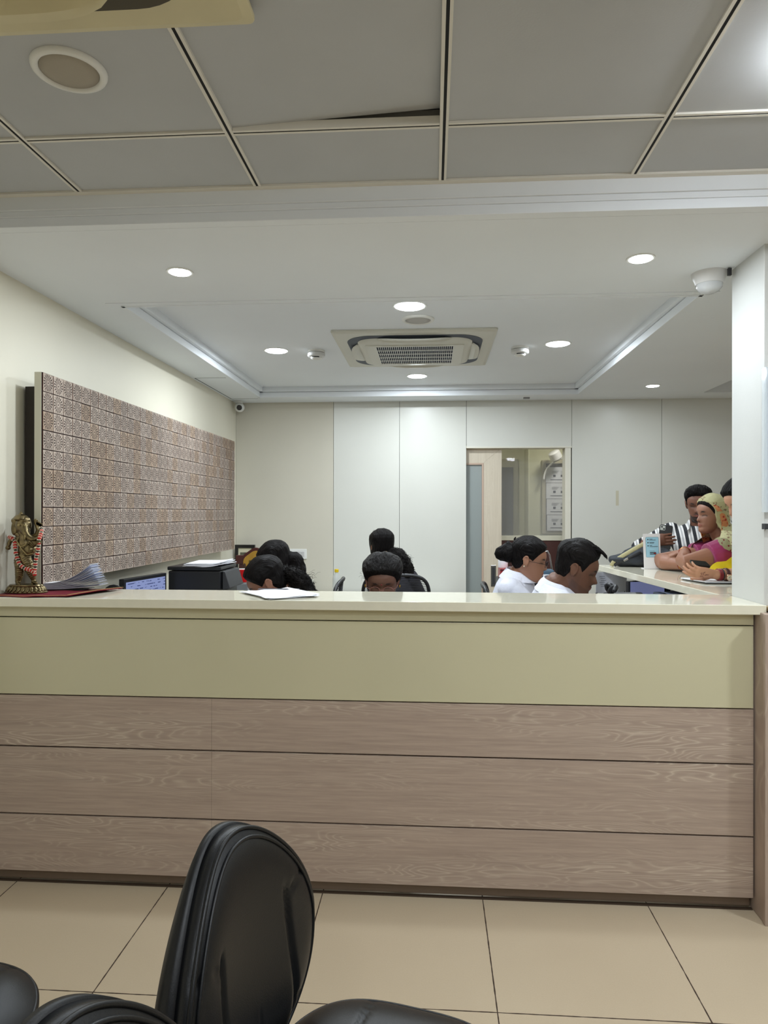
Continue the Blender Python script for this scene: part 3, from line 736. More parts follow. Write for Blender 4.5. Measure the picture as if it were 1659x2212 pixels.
for k in range(3): m.box(-1.43, -1.40, 5.187, 5.1895, .985 - k * .012, .989 - k * .012)
m.ell((-1.418, 5.187, 1.03), (.010, .002, .022)); m.build('engraving', mat('dark_engraving', rgb(60, 34, 16), .6), gs)
m = MB(); m.box(-1.40, -1.27, 5.17, 5.24, .862, .88); m.build('base', dark_wood, t, bevel=.003)
t = empty('wooden_plaque', (-1.14, 5.5, .862), 'tall dark red wooden plaque with a gold medallion behind the seated women', 'plaque')
m = MB(); m.box(-1.21, -1.105, 5.72, 5.74, .862, 1.088); m.build('board', dark_wood, t, bevel=.002)
m = MB(); m.lathe((-1.148, 5.718, 1.03), [(.001, 0), (.018, 0), (.022, .004), (.001, .005)], 20, R=Matrix.Rotation(PI / 2, 3, 'X')); m.box(-1.155, -1.13, 5.714, 5.72, .985, 1.01); m.build('medallion', gold, t)
t = empty('trophy_plaque', (-1.49, 5.4, .862), 'small dark wooden trophy behind the printer at the panel corner', 'trophy')
m = MB(); m.box(-1.545, -1.45, 5.38, 5.42, 1.03, 1.10); m.build('top_block', dark_wood, t, bevel=.006); m = MB(); m.box(-1.52, -1.47, 5.385, 5.415, .862, 1.03); m.build('stem', dark_wood, t, bevel=.004)
# red cup on a stand, switchboard, bottle
t = empty('marker_holder', (-1.09, 4.7, .75), 'red plastic cup standing on a clear holder beside the gold trophy', 'cup')
m = MB(); m.lathe((-1.30, 4.70, .96), [(.028, 0), (.035, .002), (.040, .085), (.037, .086), (.001, .083)], 24, R=Matrix.Rotation(.08, 3, 'Y')); m.build('cup', mat('red_plastic', rgb(196, 24, 26), .3), t, smooth='auto')
m = MB(); m.lathe((-1.307, 4.70, 1.046), [(.036, 0), (.037, .003), (.001, .003)], 24); m.lathe((-1.30, 4.70, .954), [(.030, 0), (.033, .004), (.001, .004)], 24); m.build('white_rim', wht_plastic, t)
m = MB(); m.box(-1.35, -1.25, 4.65, 4.75, .752, .953); m.build('holder', mat('cloudy_clear', rgb(120, 122, 124), .2), t, bevel=.004)
t = empty('switchboard', (-1.2, 5.99, 1.03), 'white electrical switchboard plate on the back wall above the desk', 'switch')
m = MB(); m.box(-1.31, -1.088, 5.985, 5.9995, 1.032, 1.12); m.build('plate', wht_plastic, t, bevel=.004)
for k in range(6):
    m = MB(); x = -1.275 + k * .029; m.hexa([(x, 5.981, 1.055), (x + .022, 5.981, 1.055), (x + .022, 5.986, 1.055), (x, 5.986, 1.055), (x, 5.977, 1.098), (x + .022, 5.977, 1.098), (x + .022, 5.986, 1.098), (x, 5.986, 1.098)])
    m.build('switch', mat('switch_plastic', rgb(204, 202, 202), .3), t, bevel=.001)
t = empty('water_bottle', (-.765, 5.55, .75), 'clear plastic bottle with a yellow cap against the back wall', 'bottle')
m = MB(); m.lathe((-.765, 5.55, .751), [(.030, 0), (.033, .01), (.033, .07), (.030, .08), (.033, .09), (.033, .15), (.028, .18), (.013, .205), (.012, .215), (.001, .215)], 24); m.build('body', mat('clear_plastic', rgb(214, 218, 214), .08, alpha=.5), t, smooth=True)
m = MB(); m.lathe((-.765, 5.55, .958), [(.017, 0), (.017, .022), (.014, .025), (.001, .025)], 20); m.build('cap', mat('yellow_cap', rgb(222, 190, 30), .4), t, smooth='auto')

# things on the small desk before the sliding door
t = empty('red_box', (.5, 4.7, .99), 'red product box with white lettering beside the woman in the white coat', 'box')
m = MB(); m.box(.45, .66, 4.62, 4.78, 1.003, 1.066); m.build('carton', mat('glossy_red_card', rgb(158, 26, 30), .3), t, bevel=.002)
m = MB(); m.box(.45, .66, 4.6185, 4.62, 1.055, 1.066); m.build('dark_band', mat('dark_red_band', rgb(90, 16, 20), .4), t)
text_mesh('Accu', .036, mat('white_print', rgb(226, 210, 206), .5), 'lettering', t, V((.462, 4.6195, 1.018)), FACE_CAM)
m = MB(); m.box(.44, .70, 4.56, 4.84, .752, 1.001); o = m.build('storage_box', blk_plastic, bevel=.006); tag(o, 'black box under the red product box', 'box')
t = empty('tissue_roll', (.49, 4.74, 1.068), 'white rolled paper standing on the red box', 'paper')
m = MB(); m.lathe((.478, 4.72, 1.068), [(.03, 0), (.032, .005), (.032, .10), (.028, .105), (.001, .105)], 24); m.build('roll', paper, t, smooth='auto'); m = MB(); m.cyl((.478, 4.72, 1.172), (.478, 4.72, 1.178), .010); m.build('core', lgrey_plastic, t)
t = empty('blue_container', (.78, 4.6, .75), 'dull blue plastic container behind the woman in the white coat', 'container')
m = MB(); m.box(.720, .80, 4.60, 4.70, .752, 1.065); m.build('tub', mat('slate_blue_plastic', rgb(62, 86, 104), .4), t, bevel=.012); m = MB(); m.box(.725, .77, 4.585, 4.598, .985, 1.035); m.build('sticker', paper, t)
t = empty('metal_stand', (.80, 4.8, .75), 'thin chrome hooked stand behind the woman in the white coat', 'stand')
m = MB(); m.tube([(.84, 4.8, .752), (.825, 4.8, 1.0), (.80, 4.8, 1.15), (.785, 4.8, 1.178), (.765, 4.8, 1.17), (.760, 4.8, 1.14)], .006, 8); m.build('rod', chrome, t, smooth=True); m = MB(); m.lathe((.84, 4.8, .751), [(.05, 0), (.05, .01), (.001, .012)], 20); m.build('base', dgrey_plastic, t)

# things under the side counter edge: hanging notices, monitor, dark phone and cables
t = empty('notice_sheet', (1.10, 4.35, .75), 'grey printed notice sheets hanging under the side counter edge', 'paper')
m = MB(); m.sheet([[V((.995 + .215 * u / 8, 4.30 + .02 * math.sin(u * .9) + .10 * u / 8, .95 + .125 * v / 5 - .02 * u / 8 * (1 - v / 5))) for u in range(9)] for v in range(6)], .001); sh = m.build('sheet', mat('shaded_paper', rgb(196, 197, 208), .6), t, smooth='auto')
m = MB()
for cx_, w_, n_ in ((1.015, .04, 6), (1.095, .055, 5)):
    for k in range(n_): m.obox((cx_ + w_ / 2 + .004 * (k % 3), 4.298 + (cx_ + w_ / 2 - .995) / .215 * .10 - .003, 1.05 - k * .012 - (.008 if cx_ > 1.05 else 0)), w_ * (1, .85, .95)[k % 3], .001, .0022, Matrix.Rotation(.43, 3, 'Z'))
m.build('print', ink, sh)
m = MB(); m.tube([(1.0, 4.31, .752), (1.0, 4.31, .95)], .006, 6); m.tube([(1.19, 4.40, .752), (1.19, 4.40, .95)], .006, 6); m.build('stand', dgrey_plastic, t)
t = empty('monitor', (1.15, 3.9, .75), 'monitor with a plain blue screen under the side counter edge', 'monitor')
m = MB(); R = Matrix.Rotation(.25, 3, 'Z'); m.obox((1.175, 3.87, .96), .25, .03, .22, R); m.build('bezel', blk_plastic, t, bevel=.004)
m = MB(); m.obox(V((1.165, 3.87, .965)) + R @ V((-.005, -.018, 0)), .20, .004, .20, R); m.build('screen', mat('blue_screen', rgb(40, 44, 70), .3, emit=.5, ecol=rgb(128, 136, 180)), t)
m = MB(); m.box(1.15, 1.19, 3.88, 3.92, .752, .90); m.build('stand', blk_plastic, t)
t = empty('desk_phone', (1.0, 3.5, .75), 'dark desk telephone and cables half hidden behind the countertop', 'telephone')
m = MB(); m.obox((.99, 3.62, .985), .20, .16, .05, Matrix.Rotation(.25, 3, 'X')); m.build('body', blk_plastic, t, bevel=.01)
m = MB(); m.tube([(.90 + .012 * math.sin(k), 3.50 + .01 * k, 1.055 + .02 * math.sin(k * .8)) for k in range(14)], .012, 8); m.build('handset', blk_plastic, t, smooth=True)
m = MB(); m.box(.93, 1.05, 3.56, 3.68, .752, .96); m.build('riser', dgrey_plastic, t, bevel=.01)
t = empty('pen_tray', (1.16, 3.35, .75), 'dark tray of papers below the side counter near the column', 'tray')
m = MB(); m.box(1.10, 1.30, 3.30, 3.55, .752, 1.045); m.build('tray', mat('dark_blue_tray', rgb(30, 42, 62), .4), t, bevel=.006)
m = MB(); m.sheet([[V((1.12 + .15 * u / 4, 3.33 + .16 * v / 3, 1.05 + .02 * u / 4 + .003 * math.sin(u * 2 + v))) for u in range(5)] for v in range(4)], .0012); m.build('papers', mat('blue_grey_paper', rgb(120, 128, 150), .6), t)

# sign on the side counter
t = empty('sign_holder', (1.285, 4.15, 1.11), 'white upright card with a light blue printed label on the side counter', 'sign')
lean = Matrix.Rotation(-.05, 3, 'X') @ Matrix.Rotation(-.02, 3, 'Y')
o_ = V((1.285, 4.15, 1.1115))
m = MB(); P = rrect(0, 0, .0485, .1025, .004, 0, 3)
def up(p, off=0): return o_ + lean @ V((p.x, off, p.y + .1025))
m.prism([up(p) for p in P], lean @ V((0, .003, 0))); m.build('card', mat('white_acrylic', rgb(236, 236, 238), .25), t)
m = MB(); m.box(1.237, 1.333, 4.15, 4.21, 1.1105, 1.1135); m.build('foot', mat('white_acrylic_foot', rgb(230, 230, 232), .25), t)
P = rrect(.002, .024, .036, .058, .005, 0, 4)
m = MB(); m.prism([up(p, -.0004) for p in P], lean @ V((0, -.0008, 0))); lb = m.build('label', mat('light_blue_label', rgb(160, 208, 228), .5), t)
m = MB(); m.prism([up(p, -.0002) for p in rrect(.002, .024, .0372, .0592, .006, 0, 4)], lean @ V((0, -.0007, 0))); m.build('label_border', mat('label_border', rgb(80, 110, 122), .5), t)
m = MB()
def bar(x0, x1, z, h=.0024):
    m.prism([up(V((x0, z - h / 2, 0)), -.0013), up(V((x1, z - h / 2, 0)), -.0013), up(V((x1, z + h / 2, 0)), -.0013), up(V((x0, z + h / 2, 0)), -.0013)], lean @ V((0, -.0006, 0)))
for z, L in ((.068, ((-.014, .004, .003), (-.014, .022, -.003))), (.049, ((-.014, .014, .003), (-.013, .012, -.003))), (.031, ((-.014, .001, .003), (-.013, .034, -.004)))):
    for x0, x1, dz in L: bar(x0, x1, z + dz)
    m.prism([up(V((-.022 + .0035 * math.cos(a), z + .001 + .0035 * math.sin(a), 0)), -.0013) for a in [k * PI / 6 for k in range(12)]], lean @ V((0, -.0006, 0)))
bar(-.013, .010, -.008, .005); bar(-.013, .010, -.016, .0045)
m.prism([up(V((.016 + .0075 * math.cos(a), -.012 + .0075 * math.sin(a), 0)), -.0013) for a in [k * PI / 10 for k in range(20)]], lean @ V((0, -.0006, 0)))
m.build('print', mat('dark_blue_print', rgb(20, 26, 44), .5), lb)
text_mesh('Powered by', .0058, bpy.data.materials['dark_blue_print'], 'lettering', lb, up(V((-.013, -.0005, 0)), -.0015), FACE_CAM, .0002)
m = MB(); m.prism([up(V((.016 + dx, -.012 + dz, 0)), -.002) for dx, dz in ((-.006, -.0015), (.006, -.0015), (.006, .0018), (-.006, .0018))], lean @ V((0, -.0004, 0))); m.build('logo_band', mat('logo_red', rgb(206, 60, 60), .5), lb)

# papers under the phone hand
t = empty('clipboard', (1.4, 3.38, 1.11), 'white papers on a dark edged clipboard under the hand holding the phone', 'clipboard')
m = MB(); m.hexa([(1.225, 3.50, 1.111), (1.26, 3.30, 1.111), (1.58, 3.30, 1.111), (1.56, 3.50, 1.111), (1.225, 3.50, 1.115), (1.26, 3.30, 1.115), (1.58, 3.30, 1.115), (1.56, 3.50, 1.115)]); m.build('board', blk_plastic, t)
m = MB(); m.hexa([(1.22, 3.505, 1.1155), (1.262, 3.305, 1.1155), (1.57, 3.305, 1.1155), (1.55, 3.505, 1.1155), (1.22, 3.505, 1.120), (1.258, 3.305, 1.120), (1.57, 3.305, 1.120), (1.55, 3.505, 1.120)]); m.build('papers', paper, t)

# ------------------------------------------------------------------ things on the front countertop
def cloth_pts(nu, nv):
    P = []
    for j in range(nv + 1):
        row = []
        for i in range(nu + 1):
            u, v = i / nu, j / nv
            x0 = XL + .01; x1 = -1.30 - .09 * (1 - v) ** 1.3
            x = x0 + (x1 - x0) * u
            y = 2.57 + .27 * v + .012 * math.sin(u * 9)
            z = 1.1125 + .004 * max(0, math.sin(u * 13 + 2 * v)) * u + .006 * u ** 3 * (1 - abs(v - .5)) 
            row.append(V((x, y, z)))
        P.append(row)
    return P
P = cloth_pts(30, 12)
t = empty('altar_cloth', (-1.5, 2.7, 1.11), 'dark red cloth with gold edging under the statue on the countertop', 'cloth')
m = MB(); m.sheet(P, .002); m.build('velvet', mat('crimson_velvet', rgb(112, 20, 38), .9, spec=.1, sheen=.05, var=.1, vscale=30), t, smooth='auto')
m = MB()
m.sheet([[p + V((0, -.003 - .006 * k, .0028)) for p in P[0]] for k in (0, 1)], .0012)
m.sheet([[r[-1] + V((-.006 + .010 * k, 0, .0028)) for r in P] for k in (0, 1)], .0012)
m.build('gold_trim', mat('gold_thread', rgb(170, 132, 78), .5, metal=.3, bump=.6, bscale=500), t)

# fanned sheaf of papers leaning up behind the statue
t = empty('paper_sheaf', (-1.5, 2.86, 1.116), 'thick curled sheaf of white papers rising to the right behind the red cloth', 'papers')
for k in range(16):
    m = MB(); q = k / 15; P = []
    for i in range(13):
        u = i / 12; row = []
        lift = (.018 + .062 * q) * u ** 2.2
        for j in range(3):
            v = j / 2
            x = -1.600 + u * (.24 - .045 * q) + .004 * math.sin(k * 3.1) * u
            y = 2.765 + .075 * v + .002 * k / 16
            row.append(V((x, y, 1.119 + k * .0016 + lift + .0015 * math.sin(k * 2.3 + u * 3) * u)))
        P.append(row)
    m.sheet(P, .0009); m.build('sheet', paper_b if k % 3 else paper, t, smooth='auto')
m = MB(); m.box(-1.585, -1.43, 2.765, 2.86, 1.1165, 1.1185); m.build('folder', dgrey_plastic, t)

# loose papers overhanging the front edge
t = empty('loose_papers', (-.6, 2.72, 1.11), 'spread of loose white papers overhanging the countertop front edge', 'papers')
for k, (cx, cy, a_) in enumerate(((-.600, 2.728, .62), (-.610, 2.737, .74), (-.595, 2.727, .50), (-.605, 2.724, .66))):
    m = MB(); R = Matrix.Rotation(a_, 3, 'Z'); P = []
    for j in range(7):
        row = []
        for i in range(7):
            p = V((cx, cy, 0)) + R @ V(((i / 6 - .5) * .21, (j / 6 - .5) * .28, 0))
            droop = max(0, 2.549 - p.y) ; p.z = 1.1112 + k * .0016 - droop * .25 + .0018 * math.sin(i * 1.3 + k) + .0018 + (.006 * max(0, (i - 5)) if k == 3 else 0)
            row.append(p)
        P.append(row)
    m.sheet(P, .0008); m.build('sheet', paper, t, smooth='auto')
m = MB(); m.sheet([[V((-.72 + .17 * u / 4, 2.83 + .03 * v + .01 * u / 4, 1.1195 + .0005 * v)) for u in range(5)] for v in range(2)], .0006); m.build('print', ink, t)

# ------------------------------------------------------------------ bronze statue
bronze = mat('aged_bronze', rgb(124, 110, 80), .26, metal=.85, var=.4, vscale=60, bump=.3, bscale=300, bdist=.001)
SX, SY, SZ, SK = -1.626, 2.685, 1.1145, .000281
def sp(x, y, d=0): return V((SX + (x - 350) * SK, SY + d * SK, SZ + (1265 - y) * SK))
t = empty('deity_statue', (SX, SY, 1.114), 'bronze dancing elephant headed deity statue on an oval lotus base by the left wall', 'statue')
m = MB(); m.lathe((SX, SY, SZ), [(.001, 0), (.086, 0), (.088, .003), (.078, .010), (.066, .024), (.070, .029), (.066, .033), (.001, .033)], 64, 1, .52)
m.build('base', bronze, t, smooth='auto')
m = MB()
for k in range(26):
    a = 2 * PI * k / 26; c_ = V((SX + .075 * math.cos(a), SY + .039 * math.sin(a), SZ + .016))
    R = Matrix.Rotation(a, 3, 'Z') @ Matrix.Rotation(-.55, 3, 'Y'); m.ell(c_, (.0045, .0075, .014), R, 10, 8)
m.build('lotus_petals', bronze, t, smooth=True)
def seg(m, P, R_, **k): m.tube([sp(*p) for p in P], [r * SK for r in R_], 16, **k)
m = MB()
# torso, belly, hips
seg(m, [(300, 790, 0), (310, 720, -5), (335, 640, -10), (340, 560, -5), (330, 490, 0)], [88, 84, 86, 92, 80])
m.ell(sp(425, 650, -30), [95 * SK, 85 * SK, 88 * SK])
m.ell(sp(480, 655, -50), [16 * SK] * 3)
# standing leg and raised leg with wrapped cloth folds
def folded(P, R_, nf):
    pts = []; rr = []
    P = [sp(*p) for p in P]
    for i in range(len(P) - 1):
        for k in range(14):
            u = k / 14; pts.append(P[i].lerp(P[i + 1], u)); r = R_[i] + (R_[i + 1] - R_[i]) * u
            rr.append(r * SK * (1 + .055 * math.sin((i * 14 + k) * nf)))
    m.tube(pts, rr, 24)
folded([(300, 740, 0), (275, 830, -10), (262, 930, -10), (250, 1020, 0), (235, 1085, 0)], [92, 92, 66, 58, 44], 1.6)
seg(m, [(225, 1100, 0), (245, 1135, -20), (290, 1160, -60)], [38, 34, 22])
folded([(340, 780, -20), (390, 860, -30), (415, 950, -20), (440, 1040, 10), (450, 1085, 20)], [88, 78, 56, 44, 34], 1.6)
seg(m, [(445, 1100, 20), (480, 1120, 0), (520, 1125, -30)], [32, 28, 18])
seg(m, [(440, 1115, 20), (440, 1160, 20)], [26, 30])
# neck, head, cheeks
m.ell(sp(310, 300, 0), [112 * SK, 100 * SK, 118 * SK]); m.ell(sp(350, 370, -40), [70 * SK, 60 * SK, 70 * SK]); m.ell(sp(330, 235, -10), [80 * SK, 80 * SK, 60 * SK])
seg(m, [(320, 480, 10), (315, 400, 10)], [70, 80])
# trunk curling to the bowl
seg(m, [(355, 330, -60), (385, 400, -85), (430, 455, -95), (485, 490, -95), (540, 500, -90), (572, 485, -90)], [56, 50, 42, 34, 28, 24])
# tusk
# arms: lower left holding a sweet, upper left bent, upper right raised, lower right with bowl
seg(m, [(235, 510, 10), (165, 520, 20), (110, 520, 10), (95, 570, 0), (92, 610, -10)], [52, 44, 34, 30, 24]); m.ell(sp(92, 625, -20), [36 * SK] * 3)
seg(m, [(230, 460, 40), (165, 420, 55), (150, 370, 55), (140, 320, 50)], [46, 38, 30, 26])
seg(m, [(410, 500, 40), (480, 440, 55), (500, 370, 55), (480, 310, 50), (465, 265, 45)], [46, 40, 34, 30, 26])
for k, (x, y) in enumerate(((448, 225), (470, 218), (492, 232))): seg(m, [(470, 265, 40), (x, y, 38)], [16, 10])
seg(m, [(400, 540, 0), (460, 560, -30), (520, 575, -70), (552, 560, -85)], [50, 42, 32, 26])
body = link('figure', remesh(m, .0013, 2, .5), bronze, t)
m = MB(); m.lathe(sp(272, 225, 0), [(.030, 0), (.033, .003), (.030, .007), (.027, .010), (.024, .014), (.018, .019), (.008, .023), (.006, .027), (.001, .029)], 28); m.ell(sp(272, 120, 0), [.0035] * 3); m.build('crown', bronze, t, smooth='auto')
m = MB(); m.ell(sp(165, 330, 20), [52 * SK, 18 * SK, 118 * SK], Matrix.Rotation(.12, 3, 'Y')); m.ell(sp(152, 240, 25), [44 * SK, 16 * SK, 44 * SK]); m.build('ear', bronze, t, smooth=True)
m = MB(); m.tube([sp(395, 420, -110), sp(410, 455, -130), sp(408, 500, -135)], [.0035, .0032, .0012], 10); m.build('tusk', mat('pale_brass', rgb(168, 150, 104), .35, metal=.6), t, smooth=True)
m = MB(); m.lathe(sp(565, 585, -95), [(.001, 0), (.012, .001), (.018, .008), (.021, .017), (.019, .017), (.001, .012)], 24); m.build('bowl', bronze, t, smooth='auto')
m = MB(); m.ell(sp(300, 300, -108), [20 * SK, 9 * SK, 15 * SK]); m.ell(sp(385, 310, -95), [16 * SK, 9 * SK, 13 * SK]); m.build('eye', bpy.data.materials['pale_brass'], t, smooth=True)
m = MB(); m.tube([sp(250, 500, -60), sp(270, 570, -88), sp(330, 605, -100), sp(390, 590, -110), sp(410, 540, -80)], .0022, 8); m.build('necklace', bpy.data.materials['pale_brass'], t, smooth=True)
m = MB(); m.tube([sp(270, 540, -80), sp(350, 640, -112), sp(430, 720, -120), sp(500, 700, -90)], .0022, 8); m.build('sacred_thread', bpy.data.materials['pale_brass'], t, smooth=True)
m = MB()
for a in (0, .5, -.5): m.obox(sp(520 + 0, 290, 30), 90 * SK, 16 * SK, (60 - abs(a) * 30) * SK, Matrix.Rotation(.45, 3, 'Y'))
m.build('axe_head', bronze, t, bevel=.001)
# garland hung over the arms
t = empty('flower_garland', tuple(sp(350, 700, -100)), 'red and white beaded garland draped over the arms of the bronze statue', 'garland')
G = [(120, 475, -30), (165, 480, -50), (222, 530, -70), (236, 605, -85), (252, 680, -100), (272, 740, -110), (300, 800, -120), (328, 862, -125), (405, 912, -125), (470, 930, -120), (530, 962, -115), (545, 990, -110)]
G2 = [(540, 1000, -110), (535, 950, -110), (548, 890, -110), (550, 830, -110), (562, 765, -110), (580, 700, -110), (597, 590, -115), (606, 510, -120), (598, 440, -60), (575, 385, 0), (552, 335, 20)]
red = mat('garland_red', rgb(186, 36, 28), .6); wht = mat('garland_white', rgb(232, 222, 200), .7); dkb = mat('garland_dark', rgb(40, 34, 24), .6)
def along(P, step):
    P = [sp(*p) for p in P]; out = []; d = 0
    for a, b in zip(P, P[1:]):
        L = (b - a).length
        while d < L: out.append((a.lerp(b, d / L), (b - a).normalized())); d += step
        d -= L
    return out
thr = MB(); thr.tube([sp(*p) for p in G], .001, 6); thr.tube([sp(*p) for p in G2], .001, 6); thr.build('thread', dkb, t)
for gi, gg in enumerate((G, G2)):
    for k, (p, d) in enumerate(along(gg, .0105)):
        R = d.to_track_quat('Z', 'Y').to_matrix()
        m = MB()
        if k % 2 == 0 or random.random() < .35: m.ell(p, (.0078, .0078, .0060), R, 10, 8); m.build('red_flower', red, t, smooth=True)
        else: m.ell(p, (.0058, .0058, .0045), R, 8, 6); m.build('dark_bead', dkb, t, smooth=True)
        m = MB()
        q = p + d * .0049
        for j in range(8):
            a = 2 * PI * j / 8; m.ell(q + R @ V((.0062 * math.cos(a), .0062 * math.sin(a), 0)), [.0022] * 3, None, 6, 4)
        m.build('white_petals', wht, t, smooth=True)

# ------------------------------------------------------------------ black leather chairs in the foreground
def leather(name, c, r=.33):
    return mat(name, rgb(*c), r, spec=.38, bump=.35, bscale=420, bdist=.0008)
M_leather = leather('black_leather', (13, 14, 16), .40)
M_seam = mat('seam_thread', rgb(12, 12, 12), .8)
def sgnpow(v, p): return math.copysign(abs(v) ** p, v)
def pad(m, cx_fn, a, b, n, front, back, nr=44, nt=120, groove=None):
    """cushion: superellipse outline, front(x,z,r) / back(x,z,r) give heights; cx_fn maps (x,z,h) to a point"""
    F = []
    for i in range(nr + 1):
        r = i / nr; row = []
        for k in range(nt):
            th = 2 * PI * k / nt
            x = a * r * sgnpow(math.cos(th), 2 / n); z = b * r * sgnpow(math.sin(th), 2 / n)
            h = front(x, z, r)
            if groove: h -= groove(x, z)
            row.append(cx_fn(x, z, h))
        F.append(row)
    Bk = []
    for i in range(nr, -1, -1):
        r = i / nr; row = []
        for k in range(nt):
            th = 2 * PI * k / nt
            x = a * r * sgnpow(math.cos(th), 2 / n); z = b * r * sgnpow(math.sin(th), 2 / n)
            row.append(cx_fn(x, z, back(x, z, r)))
        Bk.append(row)
    m.rings(F[1:] + Bk[:-1], True, True)
def g_line(d, w, depth): return depth * math.exp(-(d / w) ** 2)
def leather_chair(label, dh=0):
    t = empty('leather_chair', (0, 0, 0), label, 'chair', 'black leather office chairs in the foreground')
    BC = .637 + dh
    def bm_(x, z, h):
        taper = 1 - .30 * max(0, z / .235) ** 1.4 - .12 * max(0, -z / .235) ** 1.3
        return V((x * taper, -.25 - .05 * (z + .0) + h + .9 * x * x, BC + z))
    def front(x, z, r): return .034 * (1 - r ** 7) + .012 * math.exp(-((z + .10) / .09) ** 2) * (1 - r ** 4) + .012
    def back(x, z, r): return (-.030 * (1 - r ** 6) - .034) * (1 - .35 * max(0, z / .235)) - .002
    def gr(x, z):
        v = 0
        sx = .118 + .03 * (z / .2) ** 2
        if -.17 < z < .10: v += g_line(abs(x) - sx, .006, .010) * min(1, (z + .17) / .05, (.10 - z) / .04 + .2)
        if abs(x) > sx:
            v += g_line(z - .075 - .3 * (abs(x) - sx), .004, .005)
            v += g_line(z + .12 + .4 * (abs(x) - sx), .004, .006)
        if z < -.06: v += g_line(x, .004, .004) * min(1, (-.06 - z) / .05)
        return v
    m = MB(); pad(m, bm_, .225, .235, 2.15, front, lambda x, z, r: -.012, groove=gr); m.build('backrest', M_leather, t, smooth=True, local=True)
    m = MB(); pad(m, bm_, .229, .239, 2.15, lambda x, z, r: -.010, back, nr=16); m.build('back_shell', leather('black_leather_back', (10, 10, 12), .45), t, smooth=True, local=True)
    for off, rr in ((.928, .0036), (.99, .0042)):
        P = []
        for k in range(120):
            th = 2 * PI * k / 120; x = .225 * off * sgnpow(math.cos(th), 2 / 2.15); z = .235 * off * sgnpow(math.sin(th), 2 / 2.15)
            P.append(bm_(x, z, front(x, z, off) + .001))
        m = MB(); m.tube(P + [P[0]], rr, 8, round_caps=False, cap=False); m.build('piping', M_leather, t, smooth=True, local=True)
    def sm(x, y, h): return V((x, y + .025, .450 + dh + h - .02 * (y / .23) ** 4))
    def gs(x, y): return g_line(y + .085 + .01 * math.sin(x * 12), .004, .006) + g_line(y - .105, .004, .006)
    m = MB(); pad(m, sm, .242, .238, 3.2, lambda x, y, r: .045 * (1 - r ** 5) + .005, lambda x, y, r: -.035 * (1 - r ** 8) - .005, groove=gs); m.build('seat', M_leather, t, smooth=True, local=True)
    m = MB()
    P = []
    for k in range(120):
        th = 2 * PI * k / 120; P.append(sm(.24 * sgnpow(math.cos(th), 2 / 3), .236 * sgnpow(math.sin(th), 2 / 3), .006))
    m.tube(P + [P[0]], .0045, 8, round_caps=False, cap=False); m.build('seat_piping', M_leather, t, smooth=True, local=True)
    m = MB(); m.tube([(0, -.10, .385 + dh), (0, -.20, .385 + dh), (0, -.285, .42 + dh), (0, -.30, .51 + dh), (0, -.30, .59 + dh)], [(.03, .012)] * 5, 10, up=(1, 0, 0)); m.build('back_bracket', dgrey_plastic, t, smooth=True, local=True)
    m = MB(); m.cyl((0, -.31, .53 + dh), (0, -.35, .53 + dh), .024, .022, 20); m.build('tilt_knob', lgrey_plastic, t, smooth='auto', local=True)
    m = MB(); m.cyl((0, 0, .12), (0, 0, .26), .030); m.cyl((0, 0, .26), (0, 0, .39 + dh), .016); m.build('gas_column', dgrey_plastic, t, smooth='auto', local=True)
    m = MB(); m.obox((0, -.02, .39 + dh), .20, .26, .02); m.build('seat_plate', blk_plastic, t, bevel=.005, local=True)
    for k in range(5):
        a = 2 * PI * k / 5 + .3; c_, s_ = math.cos(a), math.sin(a)
        m = MB(); m.tube([(.02 * c_, .02 * s_, .12), (.15 * c_, .15 * s_, .105), (.28 * c_, .28 * s_, .075)], [(.026, .018), (.022, .014), (.016, .010)], 10); lg = m.build('base_arm', blk_plastic, t, smooth=True, local=True)
        m = MB(); q = V((.28 * c_, .28 * s_, .027)); e = V((-s_, c_, 0))
        m.cyl(q - e * .022, q - e * .004, .026, seg=18); m.cyl(q + e * .004, q + e * .022, .026, seg=18); m.cyl(q + V((0, 0, .02)), q + V((0, 0, .05)), .008, seg=8); m.build('caster', blk_plastic, lg, smooth='auto', local=True)
    return t
def place(o, x, y, rz, z=0): o.location = (x, y, z); o.rotation_euler = (0, 0, rz)
ch = leather_chair('tall black leather chair back standing nearest the counter, seat turned right')
ch2 = leather_chair('black leather chair back rising from the bottom edge left of the tallest chair back', .02)
ch3 = leather_chair('black leather chair cut by the bottom left corner', 0)
place(ch, -.112, 1.145, math.radians(-104)); place(ch2, -.15, .672, math.radians(-98)); place(ch3, -1.05, 1.22, math.radians(-97))

